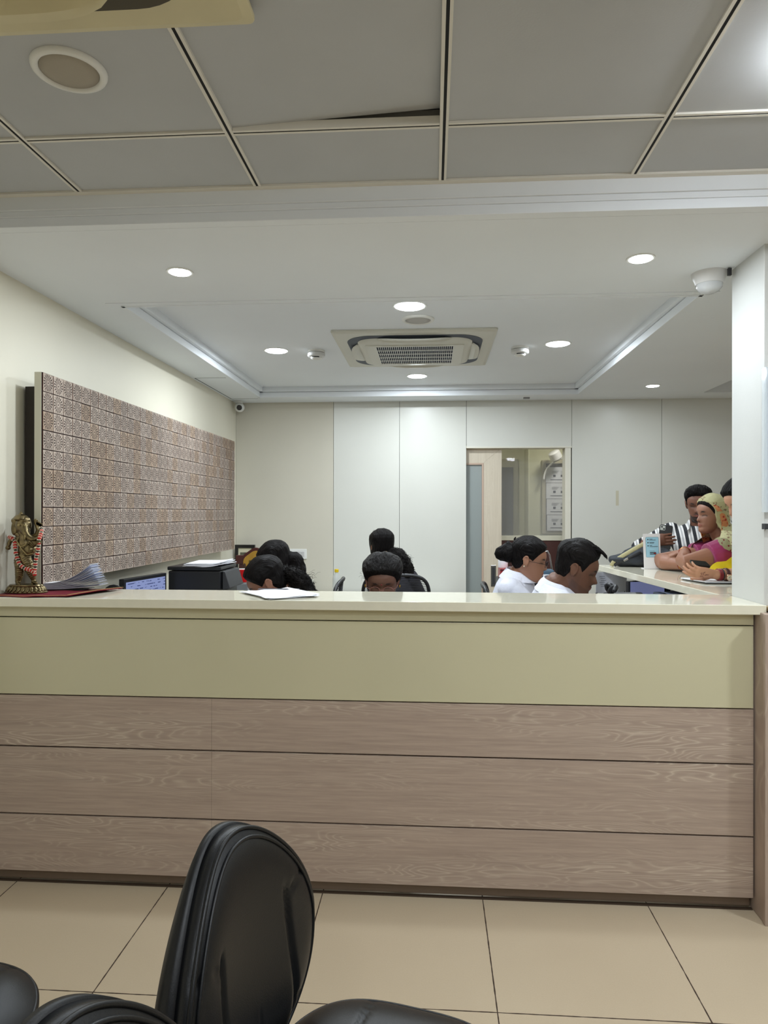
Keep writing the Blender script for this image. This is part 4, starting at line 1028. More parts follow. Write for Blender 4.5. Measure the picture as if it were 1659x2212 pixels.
# ------------------------------------------------------------------ staff chairs
M_mesh = mat('black_mesh_fabric', rgb(30, 32, 36), .8)
def office_chair(label, bz=.82):
    t = empty('office_chair', (0, 0, 0), label, 'chair', 'staff office chairs behind the counter')
    def bp(x, z): return V((x, -.24 - .10 * (z - .55) + .6 * x * x, z))
    P = []
    for k in range(48):
        th = 2 * PI * k / 48; P.append(bp(.225 * sgnpow(math.cos(th), .5), bz + .20 * sgnpow(math.sin(th), .5)))
    m = MB(); m.tube(P + [P[0]], .012, 10, round_caps=False, cap=False); fr = m.build('backrest_frame', blk_plastic, t, smooth=True, local=True)
    m = MB()
    for k in range(34):
        z = bz - .185 + .011 * k; w_ = .213 * (1 - abs((z - bz) / .205) ** 6) ** .3 if abs(z - bz) < .2 else .1
        m.tube([bp(-w_ + 2 * w_ * i / 8, z) for i in range(9)], .0022, 5)
    m.build('mesh_back', M_mesh, t, local=True)
    m = MB(); pad(m, lambda x, y, h: V((x, y, .46 + h)), .235, .225, 3.2, lambda x, y, r: .03 * (1 - r ** 5), lambda x, y, r: -.03 * (1 - r ** 8), nr=10, nt=48); m.build('seat', M_mesh, t, smooth=True, local=True)
    m = MB(); m.tube([(0, -.05, .42), (0, -.25, .42), (0, -.28, .50), (0, -.255, .66)], [(.03, .012)] * 4, 10, up=(1, 0, 0)); m.build('back_bracket', blk_plastic, t, smooth=True, local=True)
    m = MB(); m.cyl((0, 0, .11), (0, 0, .43), .022); m.build('gas_column', dgrey_plastic, t, smooth='auto', local=True)
    for k in range(5):
        a = 2 * PI * k / 5 + .3; c_, s_ = math.cos(a), math.sin(a)
        m = MB(); m.tube([(.0, 0, .11), (.14 * c_, .14 * s_, .10), (.27 * c_, .27 * s_, .07)], [(.024, .016), (.02, .012), (.015, .010)], 8); lg = m.build('base_arm', blk_plastic, t, smooth=True, local=True)
        m = MB(); q = V((.27 * c_, .27 * s_, .027)); e = V((-s_, c_, 0)); m.cyl(q - e * .02, q + e * .02, .026, seg=14); m.build('caster', blk_plastic, lg, smooth='auto', local=True)
    return t
oc = office_chair('black mesh backed office chair of the woman seen from behind'); low = office_chair('low office chair', .70)
OC = [low, oc, copy_tree(oc), copy_tree(low), copy_tree(oc), copy_tree(low)]

# ------------------------------------------------------------------ people
HT = [(-.006, .066, .030, .018), (.000, .078, .012, .030), (.010, .086, -.012, .041), (.022, .088, -.034, .048), (.036, .0835, -.054, .054), (.048, .0865, -.066, .0585),
      (.060, .085, -.075, .062), (.072, .084, -.082, .0655), (.090, .083, -.089, .069), (.110, .0805, -.094, .0715), (.126, .086, -.098, .0735), (.142, .087, -.100, .0755), (.162, .082, -.099, .0765),
      (.182, .069, -.091, .072), (.200, .048, -.075, .060), (.213, .025, -.052, .043), (.221, .004, -.030, .024), (.2245, -.008, -.018, .008)]
def hint(z):
    for (a, b) in zip(HT, HT[1:]):
        if a[0] <= z <= b[0]:
            u = (z - a[0]) / (b[0] - a[0]); return [a[i] + (b[i] - a[i]) * u for i in (1, 2, 3)]
    return list(HT[-1][1:])
def sstep(a, b, x):
    t_ = max(0, min(1, (x - a) / (b - a))); return t_ * t_ * (3 - 2 * t_)
def face_disp(x, y, z, fem):
    """forward displacement for the features on the front of the head"""
    if y < .02: return 0
    d = 0
    N_ = [(.064, 0), (.070, .010), (.076, .024), (.084, .024), (.094, .017), (.106, .009), (.118, .003), (.128, 0)]
    for a, b in zip(N_, N_[1:]):
        if a[0] <= z <= b[0]:
            n_ = a[1] + (b[1] - a[1]) * (z - a[0]) / (b[0] - a[0]); sg = .0135 if z < .082 else .0135 - .006 * min(1, (z - .082) / .02)
            d += n_ * (.85 if fem else 1) * math.exp(-(x / sg) ** 2)
    for s_ in (-1, 1): d -= .0095 * math.exp(-((x - s_ * .031) / .015) ** 2 - ((z - .110) / .0095) ** 2)
    for s_ in (-1, 1): d += .0035 * math.exp(-((x - s_ * .031) / .010) ** 2 - ((z - .1085) / .006) ** 2)
    if not fem:
        for s_ in (-1, 1): d += .003 * math.exp(-((x - s_ * .03) / .02) ** 2 - ((z - .125) / .006) ** 2)
    d += .0055 * math.exp(-(x / .020) ** 2 - ((z - .0535) / .0042) ** 2) + .0055 * math.exp(-(x / .018) ** 2 - ((z - .0435) / .0045) ** 2)
    d -= .003 * math.exp(-(x / .022) ** 2 - ((z - .0485) / .002) ** 2)
    return d
def head_rings(M, off=None, fem=False, nz=70, nt=80, k=1.0):
    L = []
    for j in range(nz + 1):
        z = -.006 + (.2245 + .006) * j / nz
        if j > nz * .85: z = -.006 + .2305 * (.85 + .15 * math.sin((j / nz - .85) / .15 * PI / 2))
        yf, yb, w_ = hint(z); row = []
        for i in range(nt):
            th = 2 * PI * i / nt; s_, c_ = math.sin(th), math.cos(th)
            x = w_ * sgnpow(s_, .92); y = (yf + yb) / 2 + (yf - yb) / 2 * sgnpow(c_, .92)
            if off is None: y += face_disp(x, y, z, fem)
            p = V((x, y, z))
            if off is not None:
                n_ = V((x / .075 ** 2, (y + .005) / .095 ** 2, max(0, z - .10) / .115 ** 2)); n_.normalize() if n_.length else None
                p += n_ * off(x, y, z)
            row.append(M @ (p * k))
        L.append(row)
    return L
HLM = [(-.11, .030), (-.06, .035), (-.035, .055), (-.022, .085), (-.012, .125), (.012, .128), (.028, .104), (.036, .122), (.046, .150), (.060, .172), (.074, .184), (.10, .190)]
HLF = [(-.11, .040), (-.06, .045), (-.035, .060), (-.022, .082), (-.012, .118), (.012, .122), (.026, .112), (.040, .134), (.056, .156), (.074, .176), (.10, .186)]
def hairline(y, T):
    for a, b in zip(T, T[1:]):
        if a[0] <= y <= b[0]: return a[1] + (b[1] - a[1]) * (y - a[0]) / (b[0] - a[0])
    return T[0][1] if y < T[0][0] else T[-1][1]

def hair_mat(name, c, s, sc_=(1, 1, 1)):
    g = N(name, .5); g.b.inputs['Specular IOR Level'].default_value = .12
    tc = g.n('ShaderNodeTexCoord'); mp = g.n('ShaderNodeMapping'); mp.inputs['Scale'].default_value = sc_; at_ = g.n('ShaderNodeAttribute'); at_.attribute_name = 'hloc'; g.l(at_.outputs['Vector'], mp.inputs[0])
    nz = g.n('ShaderNodeTexNoise', i2=s, i3=4.0); g.l(mp.outputs[0], nz.inputs['Vector'])
    g.l(g.mix(nz.outputs[0], rgb(*[v * .3 for v in c]), rgb(*[v * 1.3 for v in c])), g.b.inputs['Base Color'])
    bp = g.n('ShaderNodeBump'); bp.inputs['Strength'].default_value = 1; bp.inputs['Distance'].default_value = .012; g.l(nz.outputs[0], bp.inputs['Height']); g.l(bp.outputs[0], g.b.inputs['Normal'])
    return g.m
M_hair = hair_mat('black_hair', (20, 17, 17), 240, (1, .09, .09))
M_curl = hair_mat('curly_black_hair', (22, 19, 18), 130, (1, .4, .4))
def hloc(o, HM):
    me = o.data; n = len(me.vertices); co = np.empty(n * 3, 'f'); me.vertices.foreach_get('co', co); co = co.reshape(-1, 3)
    inv = np.array(HM.inverted()); h = (np.c_[co, np.ones(n)] @ inv.T)[:, :3]
    a = me.attributes.new('hloc', 'FLOAT_VECTOR', 'POINT'); a.data.foreach_set('vector', h.astype('f').ravel())
def skin_mat():
    g = N('skin', .52); a = g.n('ShaderNodeVertexColor'); a.layer_name = 'skin'
    g.l(a.outputs[0], g.b.inputs['Base Color']); g.b.inputs['Subsurface Weight'].default_value = .08; g.b.inputs['Subsurface Radius'].default_value = (.01, .004, .002); g.b.inputs['Subsurface Scale'].default_value = .3
    return g.m
M_skin = skin_mat()

def rotM(fwd, roll=0, up=V((0, 0, 1))):
    f = V(fwd).normalized(); x = f.cross(up).normalized(); u = x.cross(f).normalized()
    M = Matrix((x, f, u)).transposed()
    return M @ Matrix.Rotation(roll, 3, 'Y')

def hand(m, W, D, Nn, side, curl=(.25, .35, .3), k=1.0, thumb=.6, spread=.10, fcurl=None):
    """palm plus five tapering fingers; D towards the knuckles, Nn out of the palm, side=+1: thumb along D x Nn"""
    D = V(D).normalized(); Nn = V(Nn); Nn = (Nn - D * Nn.dot(D)).normalized(); S = D.cross(Nn).normalized() * side
    W = V(W)
    m.tube([W - D * .02 * k, W + D * .015 * k, W + D * .045 * k, W + D * .078 * k], [(.026 * k, .019 * k), (.030 * k, .018 * k), (.038 * k, .0165 * k), (.040 * k, .013 * k)], 16, up=Nn)
    for i, (o, L, r) in enumerate(((.030, .070, .0088), (.0105, .079, .0090), (-.0095, .073, .0086), (-.0285, .057, .0076))):
        p = W + D * (.078 - abs(o) * .12) * k + S * o * k; d = (D + S * (o * spread * 12 / 1.2)).normalized()
        P = [p - D * .02 * k, p]; R_ = [r * k * 1.05, r * k]; ang = 0
        cc = fcurl[i] if fcurl else curl
        for j, (l, c_) in enumerate(zip((.45, .30, .25), cc)):
            ang += c_; q = d * math.cos(ang) + Nn * math.sin(ang)
            P.append(P[-1] + q * L * l * k); R_.append(r * k * (.95, .88, .74)[j])
        m.tube(P, R_, 10)
    b = W + D * .022 * k + S * .026 * k; td = (D * .75 + S * .75 * (thumb / .6) + Nn * .35).normalized()
    P = [b - S * .012 * k, b, b + td * .034 * k]; q = (td + D * .45 + Nn * .2).normalized(); P += [P[-1] + q * .028 * k]; q = (q + D * .2 + Nn * .25).normalized(); P += [P[-1] + q * .022 * k]
    m.tube(P, [.014 * k, .0135 * k, .0108 * k, .0102 * k, .0085 * k], 10)

def person(name, label, loc, skin, head, neck, chest_f, hip, arms, fem=False, hairfn=None, shirt=None, sleeve=.5, pants=None, legs=None, lip=(150, 84, 76), beard=0, must=0, voxel=.004, sw=.165, hk=1.0, girth=1.0, armk=1.0, clothes=None, browk=1, stand=False, henna=None):
    """world-space joints. head = (ear centre, forward vector, roll)"""
    t = empty(name, loc, label, 'person')
    ec, hf, hr = head; HR = rotM(hf, hr); HM = Matrix.Translation(V(ec) - HR @ V((0, 0, .105 * hk))) @ HR.to_4x4()
    neck = V(neck); hip = V(hip); cf = V(chest_f).normalized()
    ax = (neck - hip).normalized(); X = cf.cross(ax).normalized(); Fv = ax.cross(X).normalized() if True else cf
    Fv = X.cross(ax).normalized() * -1
    if Fv.dot(cf) < 0: Fv = -Fv
    L = (neck - hip).length
    def torso(m, o):
        prof = [(-.10, .135, .10), (0, .165, .115), (.15, .155, .11), (.34, .135, .10), (.55, .150, .112), (.72, sw * .98, .115), (.84, sw * 1.0, .100), (.92, sw * .80, .080), (.985, .075, .062)]
        R_ = []
        for s_, w_, d_ in prof:
            c_ = hip + ax * (L * s_) + Fv * (.02 * math.sin(PI * max(0, min(1, s_)))); g_ = girth if s_ < .8 else 1
            R_.append([c_ + X * ((w_ * g_ + o) * math.cos(2 * PI * k / 28)) + Fv * ((d_ * g_ + o) * math.sin(2 * PI * k / 28)) for k in range(28)])
        m.rings(R_)
        if fem:
            for s_ in (-1, 1): m.ell(hip + ax * L * .66 + X * s_ * .075 + Fv * .085, [.062 + o, .055 + o, .062 + o])
    m = MB()
    m.rings(head_rings(HM, None, fem, k=hk))
    for s_ in (-1, 1):   # ears: a rim and a lobe
        m.ell(HM @ (V((s_ * .076, -.008, .106)) * hk), [.006, .017, .030], HR @ Matrix.Rotation(s_ * .35, 3, 'Z') @ Matrix.Rotation(.15, 3, 'X'))
        m.tube([HM @ (V((s_ * (.080 + .004 * math.sin(a)), -.010 + .016 * math.cos(a), .108 + .027 * math.sin(a))) * hk) for a in [-.9 + k * .35 for k in range(12)]], .0038, 8)
    hb = HM @ (V((0, -.022, .035)) * hk); nr = .052 if fem else .060
    m.tube([neck - ax * .04, neck.lerp(hb, .35), neck.lerp(hb, .75), HM @ (V((0, -.020, .075)) * hk)], [nr * 1.25, nr * 1.02, nr * .96, nr * .95], 20)
    torso(m, -.008 if shirt else 0)
    AR = []
    for s_, (el, wr, hd_, hn, cu, kw) in arms.items():
        sh = hip + ax * L * .86 + X * s_ * (sw - .005) - Fv * .005
        if kw.get('shoulder'): sh = V(kw['shoulder'])
        el, wr = V(el), V(wr); AR.append((s_, sh, el, wr))
        m.tube([sh - X * s_ * .03, sh.lerp(el, .12), sh.lerp(el, .5), el, el.lerp(wr, .25), el.lerp(wr, .6), wr], [.046 * armk, .046 * armk, .041 * armk, .036 * armk, .037 * armk, .031 * (armk + 1) / 2, .024 * (armk + 1) / 2], 16)
        m.ell(sh, [.047] * 3)
        if cu is not None: hand(m, wr + V(hd_).normalized() * .012, hd_, hn, kw.get('thumb_side', 1), cu, k=.92 if fem else 1.0, fcurl=kw.get('fcurl'), thumb=kw.get('thumb', .6))
    if legs:
        for s_, (kn, an, toe) in zip((-1, 1), legs):
            h = hip + X * s_ * .085 - ax * .02
            m.tube([h, h.lerp(V(kn), .5), V(kn), V(kn).lerp(V(an), .35), V(an)], [.080, .066, .050, .048, .034], 14); m.tube([V(an) - V((0, 0, .03)), V(toe)], [.036, .028], 10)
    me = remesh(m, voxel, 2, .5)
    # skin colours from positions in the head's own frame
    n = len(me.vertices); co = np.empty(n * 3, 'f'); me.vertices.foreach_get('co', co); co = co.reshape(-1, 3)
    inv = np.array((HM).inverted()); hc = (np.c_[co, np.ones(n)] @ inv.T)[:, :3] / hk
    base = np.array(s2l(skin)); col = np.tile(base, (n, 1)); x, y, z = hc.T; ax_ = np.abs(x)
    def paint(mask, c_, f=1.0):
        f = np.clip(mask * f, 0, 1)[:, None]; col[:] = col * (1 - f) + np.array(s2l(c_)) * f
    near = (np.abs(z - .1) < .14) & (np.abs(y) < .13) & (ax_ < .1)
    fr = near & (y > .045)
    paint(fr * np.exp(-((ax_ - .03) / .013) ** 2 - ((z - .0) / 1) ** 2) * (np.abs(z - (.1275 + .004 * (1 - ((ax_ - .032) / .02) ** 2))) < .0042) * (ax_ < .052) * (ax_ > .010), (24, 18, 16), 1.3 * browk)
    paint(fr * (ax_ > .016) * (ax_ < .047) * (np.abs(z - .1065 - .002 * (1 - ((ax_ - .031) / .015) ** 2)) < .0024), (20, 14, 14), .9)
    paint(fr * np.exp(-((ax_ - .031) / .022) ** 2 - ((z - .106) / .014) ** 2), tuple(v * .6 for v in skin), .35)
    paint(fr * (y > .07) * np.exp(-(x / .019) ** 4 - ((z - .0485) / .0075) ** 4), lip, .8)
    paint(fr * (y > .07) * (ax_ < .021) * (np.abs(z - .0485) < .0013), (60, 26, 24), .8)
    paint(fr * (y > .08) * (np.abs(ax_ - .007) < .004) * (np.abs(z - .0715) < .003), (50, 26, 22), .7)
    if beard:
        bz = .040 + .03 * np.clip((.07 - y) / .09, 0, 1); lipm = np.exp(-(x / .021) ** 4 - ((z - .0485) / .008) ** 4)
        jaw = near & (y > -.005) & (z < bz) & (z > -.02); paint(jaw * (1 - lipm), (26, 20, 18), beard)
        paint((near & (y > .0) & (y < .03) & (ax_ > .05) & (z < .1)) * 1.0, (26, 20, 18), beard * .6)
    if must: paint(fr * (y > .07) * np.exp(-(x / .026) ** 4 - ((z - .0605 + .12 * ax_ * ax_ / .026) / .0048) ** 4), (22, 17, 16), must)
    paint(near * (z > .19), (30, 24, 22), 1)
    if henna:
        u_ = co[:, 0] - henna[0]; v_ = co[:, 2] - henna[1]; r_ = np.hypot(u_, v_); th_ = np.arctan2(v_, u_)
        ok = (co[:, 1] < 3.345) * 1.0
        paint(ok * ((np.abs(r_ - .0095 - .003 * np.cos(5 * th_)) < .0022) | (r_ < .003) | ((np.abs(v_) < .0016) & (u_ > .012) & (u_ < .022))), (92, 40, 26), .8)
    a = me.color_attributes.new('skin', 'FLOAT_COLOR', 'POINT'); a.data.foreach_set('color', np.c_[col, np.ones(n)].astype('f').ravel())
    link('body', me, M_skin, t)
    if shirt:
        def garment(mt, off, sl, neck_o=.006, part='shirt'):
            m = MB(); torso(m, off)
            if neck_o: m.tube([neck - ax * .06, neck - ax * .012], [nr * 1.45 + .01, nr * 1.12 + neck_o], 20, round_caps=False)
            for s_, sh, el, wr in AR:
                m.ell(sh, [.052 + off] * 3)
                if sl <= 1: m.tube([sh - X * s_ * .03, sh.lerp(el, .12), sh.lerp(el, sl)], [(.054 + off) * armk, (.053 + off) * armk, (.046 + off) * armk], 16, round_caps=False)
                else:
                    q = el.lerp(wr, sl - 1); m.tube([sh - X * s_ * .03, sh.lerp(el, .12), sh.lerp(el, .5), el, el.lerp(wr, min(.25, (sl - 1) * .5)), q], [.054 + off, .053 + off, .047 + off, .041 + off, .041 + off, .031 + off], 16, round_caps=False)
            me = remesh(m, max(voxel, .005), 2, .5)
            return link(part, me, mt, t)
        garment(shirt, .014, sleeve)
    if pants:
        m = MB()
        R_ = []
        for s_, w_, d_ in [(-.12, .14, .11), (0, .178, .126), (.10, .168, .122)]:
            c_ = hip + ax * (L * s_); R_.append([c_ + X * (w_ * girth * math.cos(2 * PI * k / 24)) + Fv * (d_ * girth * math.sin(2 * PI * k / 24)) for k in range(24)])
        m.rings(R_)
        for s_, (kn, an, toe) in zip((-1, 1), legs):
            h = hip + X * s_ * .085 - ax * .02; m.tube([h, h.lerp(V(kn), .5), V(kn), V(kn).lerp(V(an), .9)], [.094, .080, .064, .052], 14, round_caps=False)
            m.ell(kn, [.064] * 3)
        link('trousers', remesh(m, .009, 2), pants, t)
        for s_, (kn, an, toe) in zip((-1, 1), legs):
            m = MB(); m.tube([V(an) - V((0, 0, .03)), V(an).lerp(V(toe), .6) - V((0, 0, .015)), V(toe)], [(.044, .042), (.046, .036), (.042, .026)], 12); m.build('shoe', blk_plastic, t, smooth=True)
    if hairfn: hairfn(t, HM, hk)
    for ch in [c for c in t.children if c.name.startswith(('hair', 'ponytail')) and c.type == 'MESH']: hloc(ch, HM)
    if clothes: clothes(t, HM, dict(neck=neck, hip=hip, ax=ax, X=X, F=Fv, L=L, torso=torso, AR=AR))
    return t, HM

def hair_cap(HM, T, th, top=0, hk=1.0, seed=0, part_=0, amp=.003, nf=26):
    def off(x, y, z):
        e = z - hairline(y, T); s_ = sstep(-.008, .006, e); s2_ = sstep(-.004, .030, e)
        v = -.012 + .014 * s_ + (th - .002) * s2_ + top * sstep(.12, .2, z) * s2_
        v += amp * s_ * noise.noise(V((x * nf * 2.2 + seed, y * nf, z * nf * .8)))
        v += .0018 * s_ * noise.noise(V((x * 300 + seed, y * 18, z * 18)))
        if part_: v -= .005 * s_ * math.exp(-((x - part_) / .006) ** 2) * sstep(.10, .15, z)
        return v
    return head_rings(HM, off, k=hk, nz=80, nt=180)
def strands(m, P0, n, spread, L, r=.0006, seed=1, curl=.012):
    n = int(n * 2.2); L = L * .5
    rnd = random.Random(seed)
    for _ in range(n):
        p = V(P0) + V([rnd.uniform(-1, 1) * s_ for s_ in spread]); d = V((rnd.uniform(-1, 1), rnd.uniform(-1, 1), rnd.uniform(-.4, 1))).normalized(); Q = [p]
        ph = rnd.uniform(0, 6)
        for k in range(7):
            d2 = (d + V((math.sin(ph + k * 1.3), math.cos(ph + k * 1.7), -.25 * k)) * .5).normalized(); Q.append(Q[-1] + d2 * L / 7)
        m.tube(Q, r, 4)
def curls(m, pts, rad, n, seed=0, r=.0013, L=.05):
    rnd = random.Random(seed); pts = [V(p) for p in pts]
    for _ in range(n):
        i = rnd.randrange(len(pts) - 1); u = rnd.random(); c_ = pts[i].lerp(pts[i + 1], u); rr = rad[i] + (rad[i + 1] - rad[i]) * u
        d = V((rnd.gauss(0, 1), rnd.gauss(0, 1), rnd.gauss(0, 1))).normalized(); p = c_ + d * rr * .97
        ax_ = (pts[i + 1] - pts[i]).normalized(); t_ = (ax_ - d * ax_.dot(d)).normalized(); s_ = d.cross(t_); ph = rnd.uniform(0, 6); k_ = rnd.uniform(1.5, 3); am = rnd.uniform(.003, .007)
        Q = [p + t_ * L * (q / 8 - .4) + s_ * am * math.sin(ph + q * k_ * .8) + d * (am * .7 * math.cos(ph + q * k_ * .8) + .002) for q in range(9)]
        m.tube(Q, [r * .5] + [r] * 7 + [r * .4], 4)
def lump(m, pts, rad, amp=.006, f=40, seg_=26, seed=0):
    """noisy hair mass along a path"""
    pts = [V(p) for p in pts]; R0 = []
    Q = []; RR = []
    for i in range(len(pts) - 1):
        for k in range(6): u = k / 6; Q.append(pts[i].lerp(pts[i + 1], u)); RR.append(rad[i] + (rad[i + 1] - rad[i]) * u)
    Q.append(pts[-1]); RR.append(rad[-1])
    m2 = MB(); m2.tube(Q, RR, seg_)
    for v in m2.bm.verts: v.co += V(noise.noise_vector(v.co * f + V((seed, 0, 0)))) * amp
    me = bpy.data.meshes.new('x'); m2.bm.to_mesh(me); m2.bm.free(); m.bm.from_mesh(me); bpy.data.meshes.remove(me)
def glasses(t, HM, hk, col=(30, 22, 22), r=.0205, temples=True, rim=.0013):
    fm = mat('spectacle_frame', rgb(*col), .3, metal=.3); m = MB(); pl = MB()
    for s_ in (-1, 1):
        C_ = [HM @ (V((s_ * .031 + r * 1.1 * math.cos(a), .097 - .25 * (abs(s_ * .031 + r * 1.1 * math.cos(a)) ** 1.6), .106 + r * .85 * math.sin(a))) * hk) for a in [k * PI / 10 for k in range(21)]]
        m.tube(C_, rim, 6, round_caps=False, cap=False)
        m.tube([HM @ (V((s_ * .053, .092, .110)) * hk), HM @ (V((s_ * .072, .075, .112)) * hk), HM @ (V((s_ * .079, .0, .112)) * hk), HM @ (V((s_ * .078, -.015, .10)) * hk)], rim, 6)
    m.tube([HM @ (V((-.010, .102, .110)) * hk), HM @ (V((0, .105, .112)) * hk), HM @ (V((.010, .102, .110)) * hk)], rim, 6)
    m.build('spectacles', fm, t, smooth=True)

cloth_white = mat('white_coat_cloth', rgb(222, 224, 236), .8, bump=.5, bscale=18, bdist=.012)
cloth_dark = mat('dark_cloth', rgb(40, 38, 46), .85, bump=.4, bscale=30, bdist=.006)
trouser = mat('charcoal_trousers', rgb(46, 46, 52), .85)
def collar(t, HM, d):
    n0, ax_, X, F = d['neck'], d['ax'], d['X'], d['F']; h = V((F.x, F.y, 0)).normalized(); m = MB(); P = []
    for v in range(4):
        P.append([n0 + X * ((.070 + .012 * v) * math.sin(th)) + h * ((.066 + .014 * v) * math.cos(th)) + V((0, 0, .020 - .016 * v - .030 * (1 + math.cos(th)) / 2)) for th in [.35 + (2 * PI - .7) * i / 28 for i in range(29)]])
    m.sheet(P, .003); m.build('collar', cloth_white, t, smooth='auto')
def seated(hip, face, spread=.10):
    h = V(hip); f = V(face).normalized(); x = f.cross(V((0, 0, 1)))
    L_ = []
    for s_ in (-1, 1):
        kn = h + f * .42 + x * s_ * spread + V((0, 0, .0)); kn.z = .50; an = V((kn.x, kn.y, .085)) - f * .02; L_.append((kn, an, an + f * .13 + V((0, 0, -.055))))
    return L_
def sit_chair(i, hip, face, label):
    o = OC[i]; f = V(face).normalized(); rz = math.atan2(-f.x, f.y); h = V(hip) + f * .02
    place(o, h.x, h.y, rz); o['label'] = label

# 1. man in a white shirt, looking down, facing right
def hair_G(t, HM, hk):
    m = MB(); m.rings(hair_cap(HM, HLM, .008, .016, hk, 3, amp=.005)); 
    for k in range(90):
        a = random.uniform(-1, 1); y = random.uniform(.035, .085); z = .232 - 3.2 * y * y; x = .052 * a
        Q = [HM @ V((x, y - .02, z)), HM @ V((x, y, z + .003)), HM @ V((x * 1.03, y + .014, z - .004)), HM @ V((x * 1.05, y + .020, z - .014))]; m.tube(Q, [.0022, .0022, .0016, .0006], 4)
    m.build('hair', M_hair, t, smooth=True)
hip = (.44, 3.30, .53); fc = V((.97, -.1, 0))
person('person', 'man with short black hair in a white shirt, seated and looking down to the right', (.44, 3.30, 0), (108, 71, 53),
       ((.645, 3.15, 1.185), (.88, -.24, -.36), .0), (.572, 3.185, 1.125), fc, hip,
       {-1: ((.62, 3.44, .84), (.90, 3.42, .79), (1, 0, -.1), (0, 0, -1), (.2, .3, .3), {'thumb_side': 1}), 1: ((.62, 3.00, .84), (.86, 3.10, .79), (1, 0, -.1), (0, 0, -1), (.3, .4, .3), {'thumb_side': -1})},
       hairfn=hair_G, shirt=cloth_white, sleeve=1.6, pants=trouser, legs=seated(hip, fc), must=.95, beard=.25, voxel=.0036, hk=.98, sw=.185,
       clothes=collar)
sit_chair(5, hip, fc, 'office chair under the man in the white shirt')

# 2. woman in a white coat with a bun and spectacles, facing right
def hair_F(t, HM, hk):
    m = MB(); m.rings(hair_cap(HM, HLF, .010, .010, hk, 5, amp=.004)); 
    lump(m, [HM @ V((0, -.085, .135)), HM @ V((0, -.12, .125)), HM @ V((0, -.150, .115))], [.046, .062, .046], .009, 38, seed=4)
    strands(m, HM @ V((0, -.13, .16)), 26, (.02, .03, .02), .045, seed=3)
    m.tube([HM @ V((.0, -.09, .185)), HM @ V((0, -.105, .205)), HM @ V((.01, -.10, .215))], [.008, .006, .004], 6)
    m.build('hair', M_hair, t, smooth=True); glasses(t, HM, hk)
    q = MB(); q.ell(HM @ V((.082, -.012, .078)), [.0042] * 3); q.ell(HM @ V((-.082, -.012, .078)), [.0042] * 3); q.build('earring', mat('pearl', rgb(226, 210, 180), .2), t, smooth=True)
hip = (.36, 4.02, .53); fc = V((.96, -.28, 0))
person('person', 'woman in a white coat with hair in a bun and spectacles, seated facing right', (.36, 4.02, 0), (172, 124, 98),
       ((.540, 3.90, 1.172), (.90, -.25, -.20), .03), (.485, 3.94, 1.110), fc, hip,
       {-1: ((.62, 4.16, .86), (.84, 4.08, .80), (1, -.1, 0), (0, 0, -1), (.2, .3, .3), {'thumb_side': 1}), 1: ((.60, 3.78, .86), (.80, 3.80, .79), (1, .1, 0), (0, 0, -1), (.3, .4, .3), {'thumb_side': -1})},
       fem=True, hairfn=hair_F, shirt=cloth_white, sleeve=1.5, pants=trouser, legs=seated(hip, fc), voxel=.0038, sw=.145, lip=(156, 82, 74), clothes=collar)
sit_chair(1, (.56, 4.06, .5), (1, -.06, 0), 'dark curved chair back left of the woman in the white coat')

# 3. bespectacled woman facing the counter, only the forehead and eyes above it
def hair_C(t, HM, hk):
    m = MB(); m.rings(hair_cap(HM, HLF, .018, .008, hk, 9, amp=.007, nf=20, part_=.002))
    lump(m, [HM @ V((0, -.09, .12)), HM @ V((0, -.125, .10))], [.045, .040], .008, 38, seed=7)
    strands(m, HM @ V((-.09, -.0, .13)), 14, (.010, .04, .05), .05, seed=5, r=.0004); strands(m, HM @ V((.09, -.0, .13)), 14, (.010, .04, .05), .05, seed=6, r=.0004)
    m.build('hair', M_curl, t, smooth=True); glasses(t, HM, hk, (150, 100, 90), .022)
    q = MB(); q.ell(HM @ V((0, .0915, .133)), [.0035, .0015, .0035], HM.to_3x3()); q.build('bindi', mat('bindi_red', rgb(120, 20, 24), .5), t, smooth=True)
    q = MB()
    for s_ in (-1, 1): q.ell(HM @ V((s_ * .083, -.005, .078)), [.005, .005, .008])
    q.build('earring', mat('gold_earring', rgb(190, 150, 70), .3, metal=.8), t, smooth=True)
hip = (-.24, 3.52, .52); fc = V((0, -1, 0))
person('person', 'woman with spectacles and a red bindi, only her forehead and eyes above the countertop', (-.24, 3.52, 0), (108, 72, 56),
       ((-.238, 3.345, 1.105), (.02, -.92, -.36), 0), (-.24, 3.42, 1.0), fc, hip,
       {-1: ((-.02, 3.36, .82), (-.14, 3.14, .79), (-.3, -.9, 0), (0, 0, -1), (.3, .4, .3), {'thumb_side': 1}), 1: ((-.46, 3.36, .82), (-.36, 3.14, .79), (.3, -.9, 0), (0, 0, -1), (.3, .4, .3), {'thumb_side': -1})},
       fem=True, hairfn=hair_C, shirt=cloth_dark, sleeve=1.4, pants=trouser, legs=seated(hip, fc), voxel=.0042, sw=.155)
sit_chair(0, (-.24, 3.60, .5), (0, -1, 0), 'low backed office chair under the woman with the bindi')

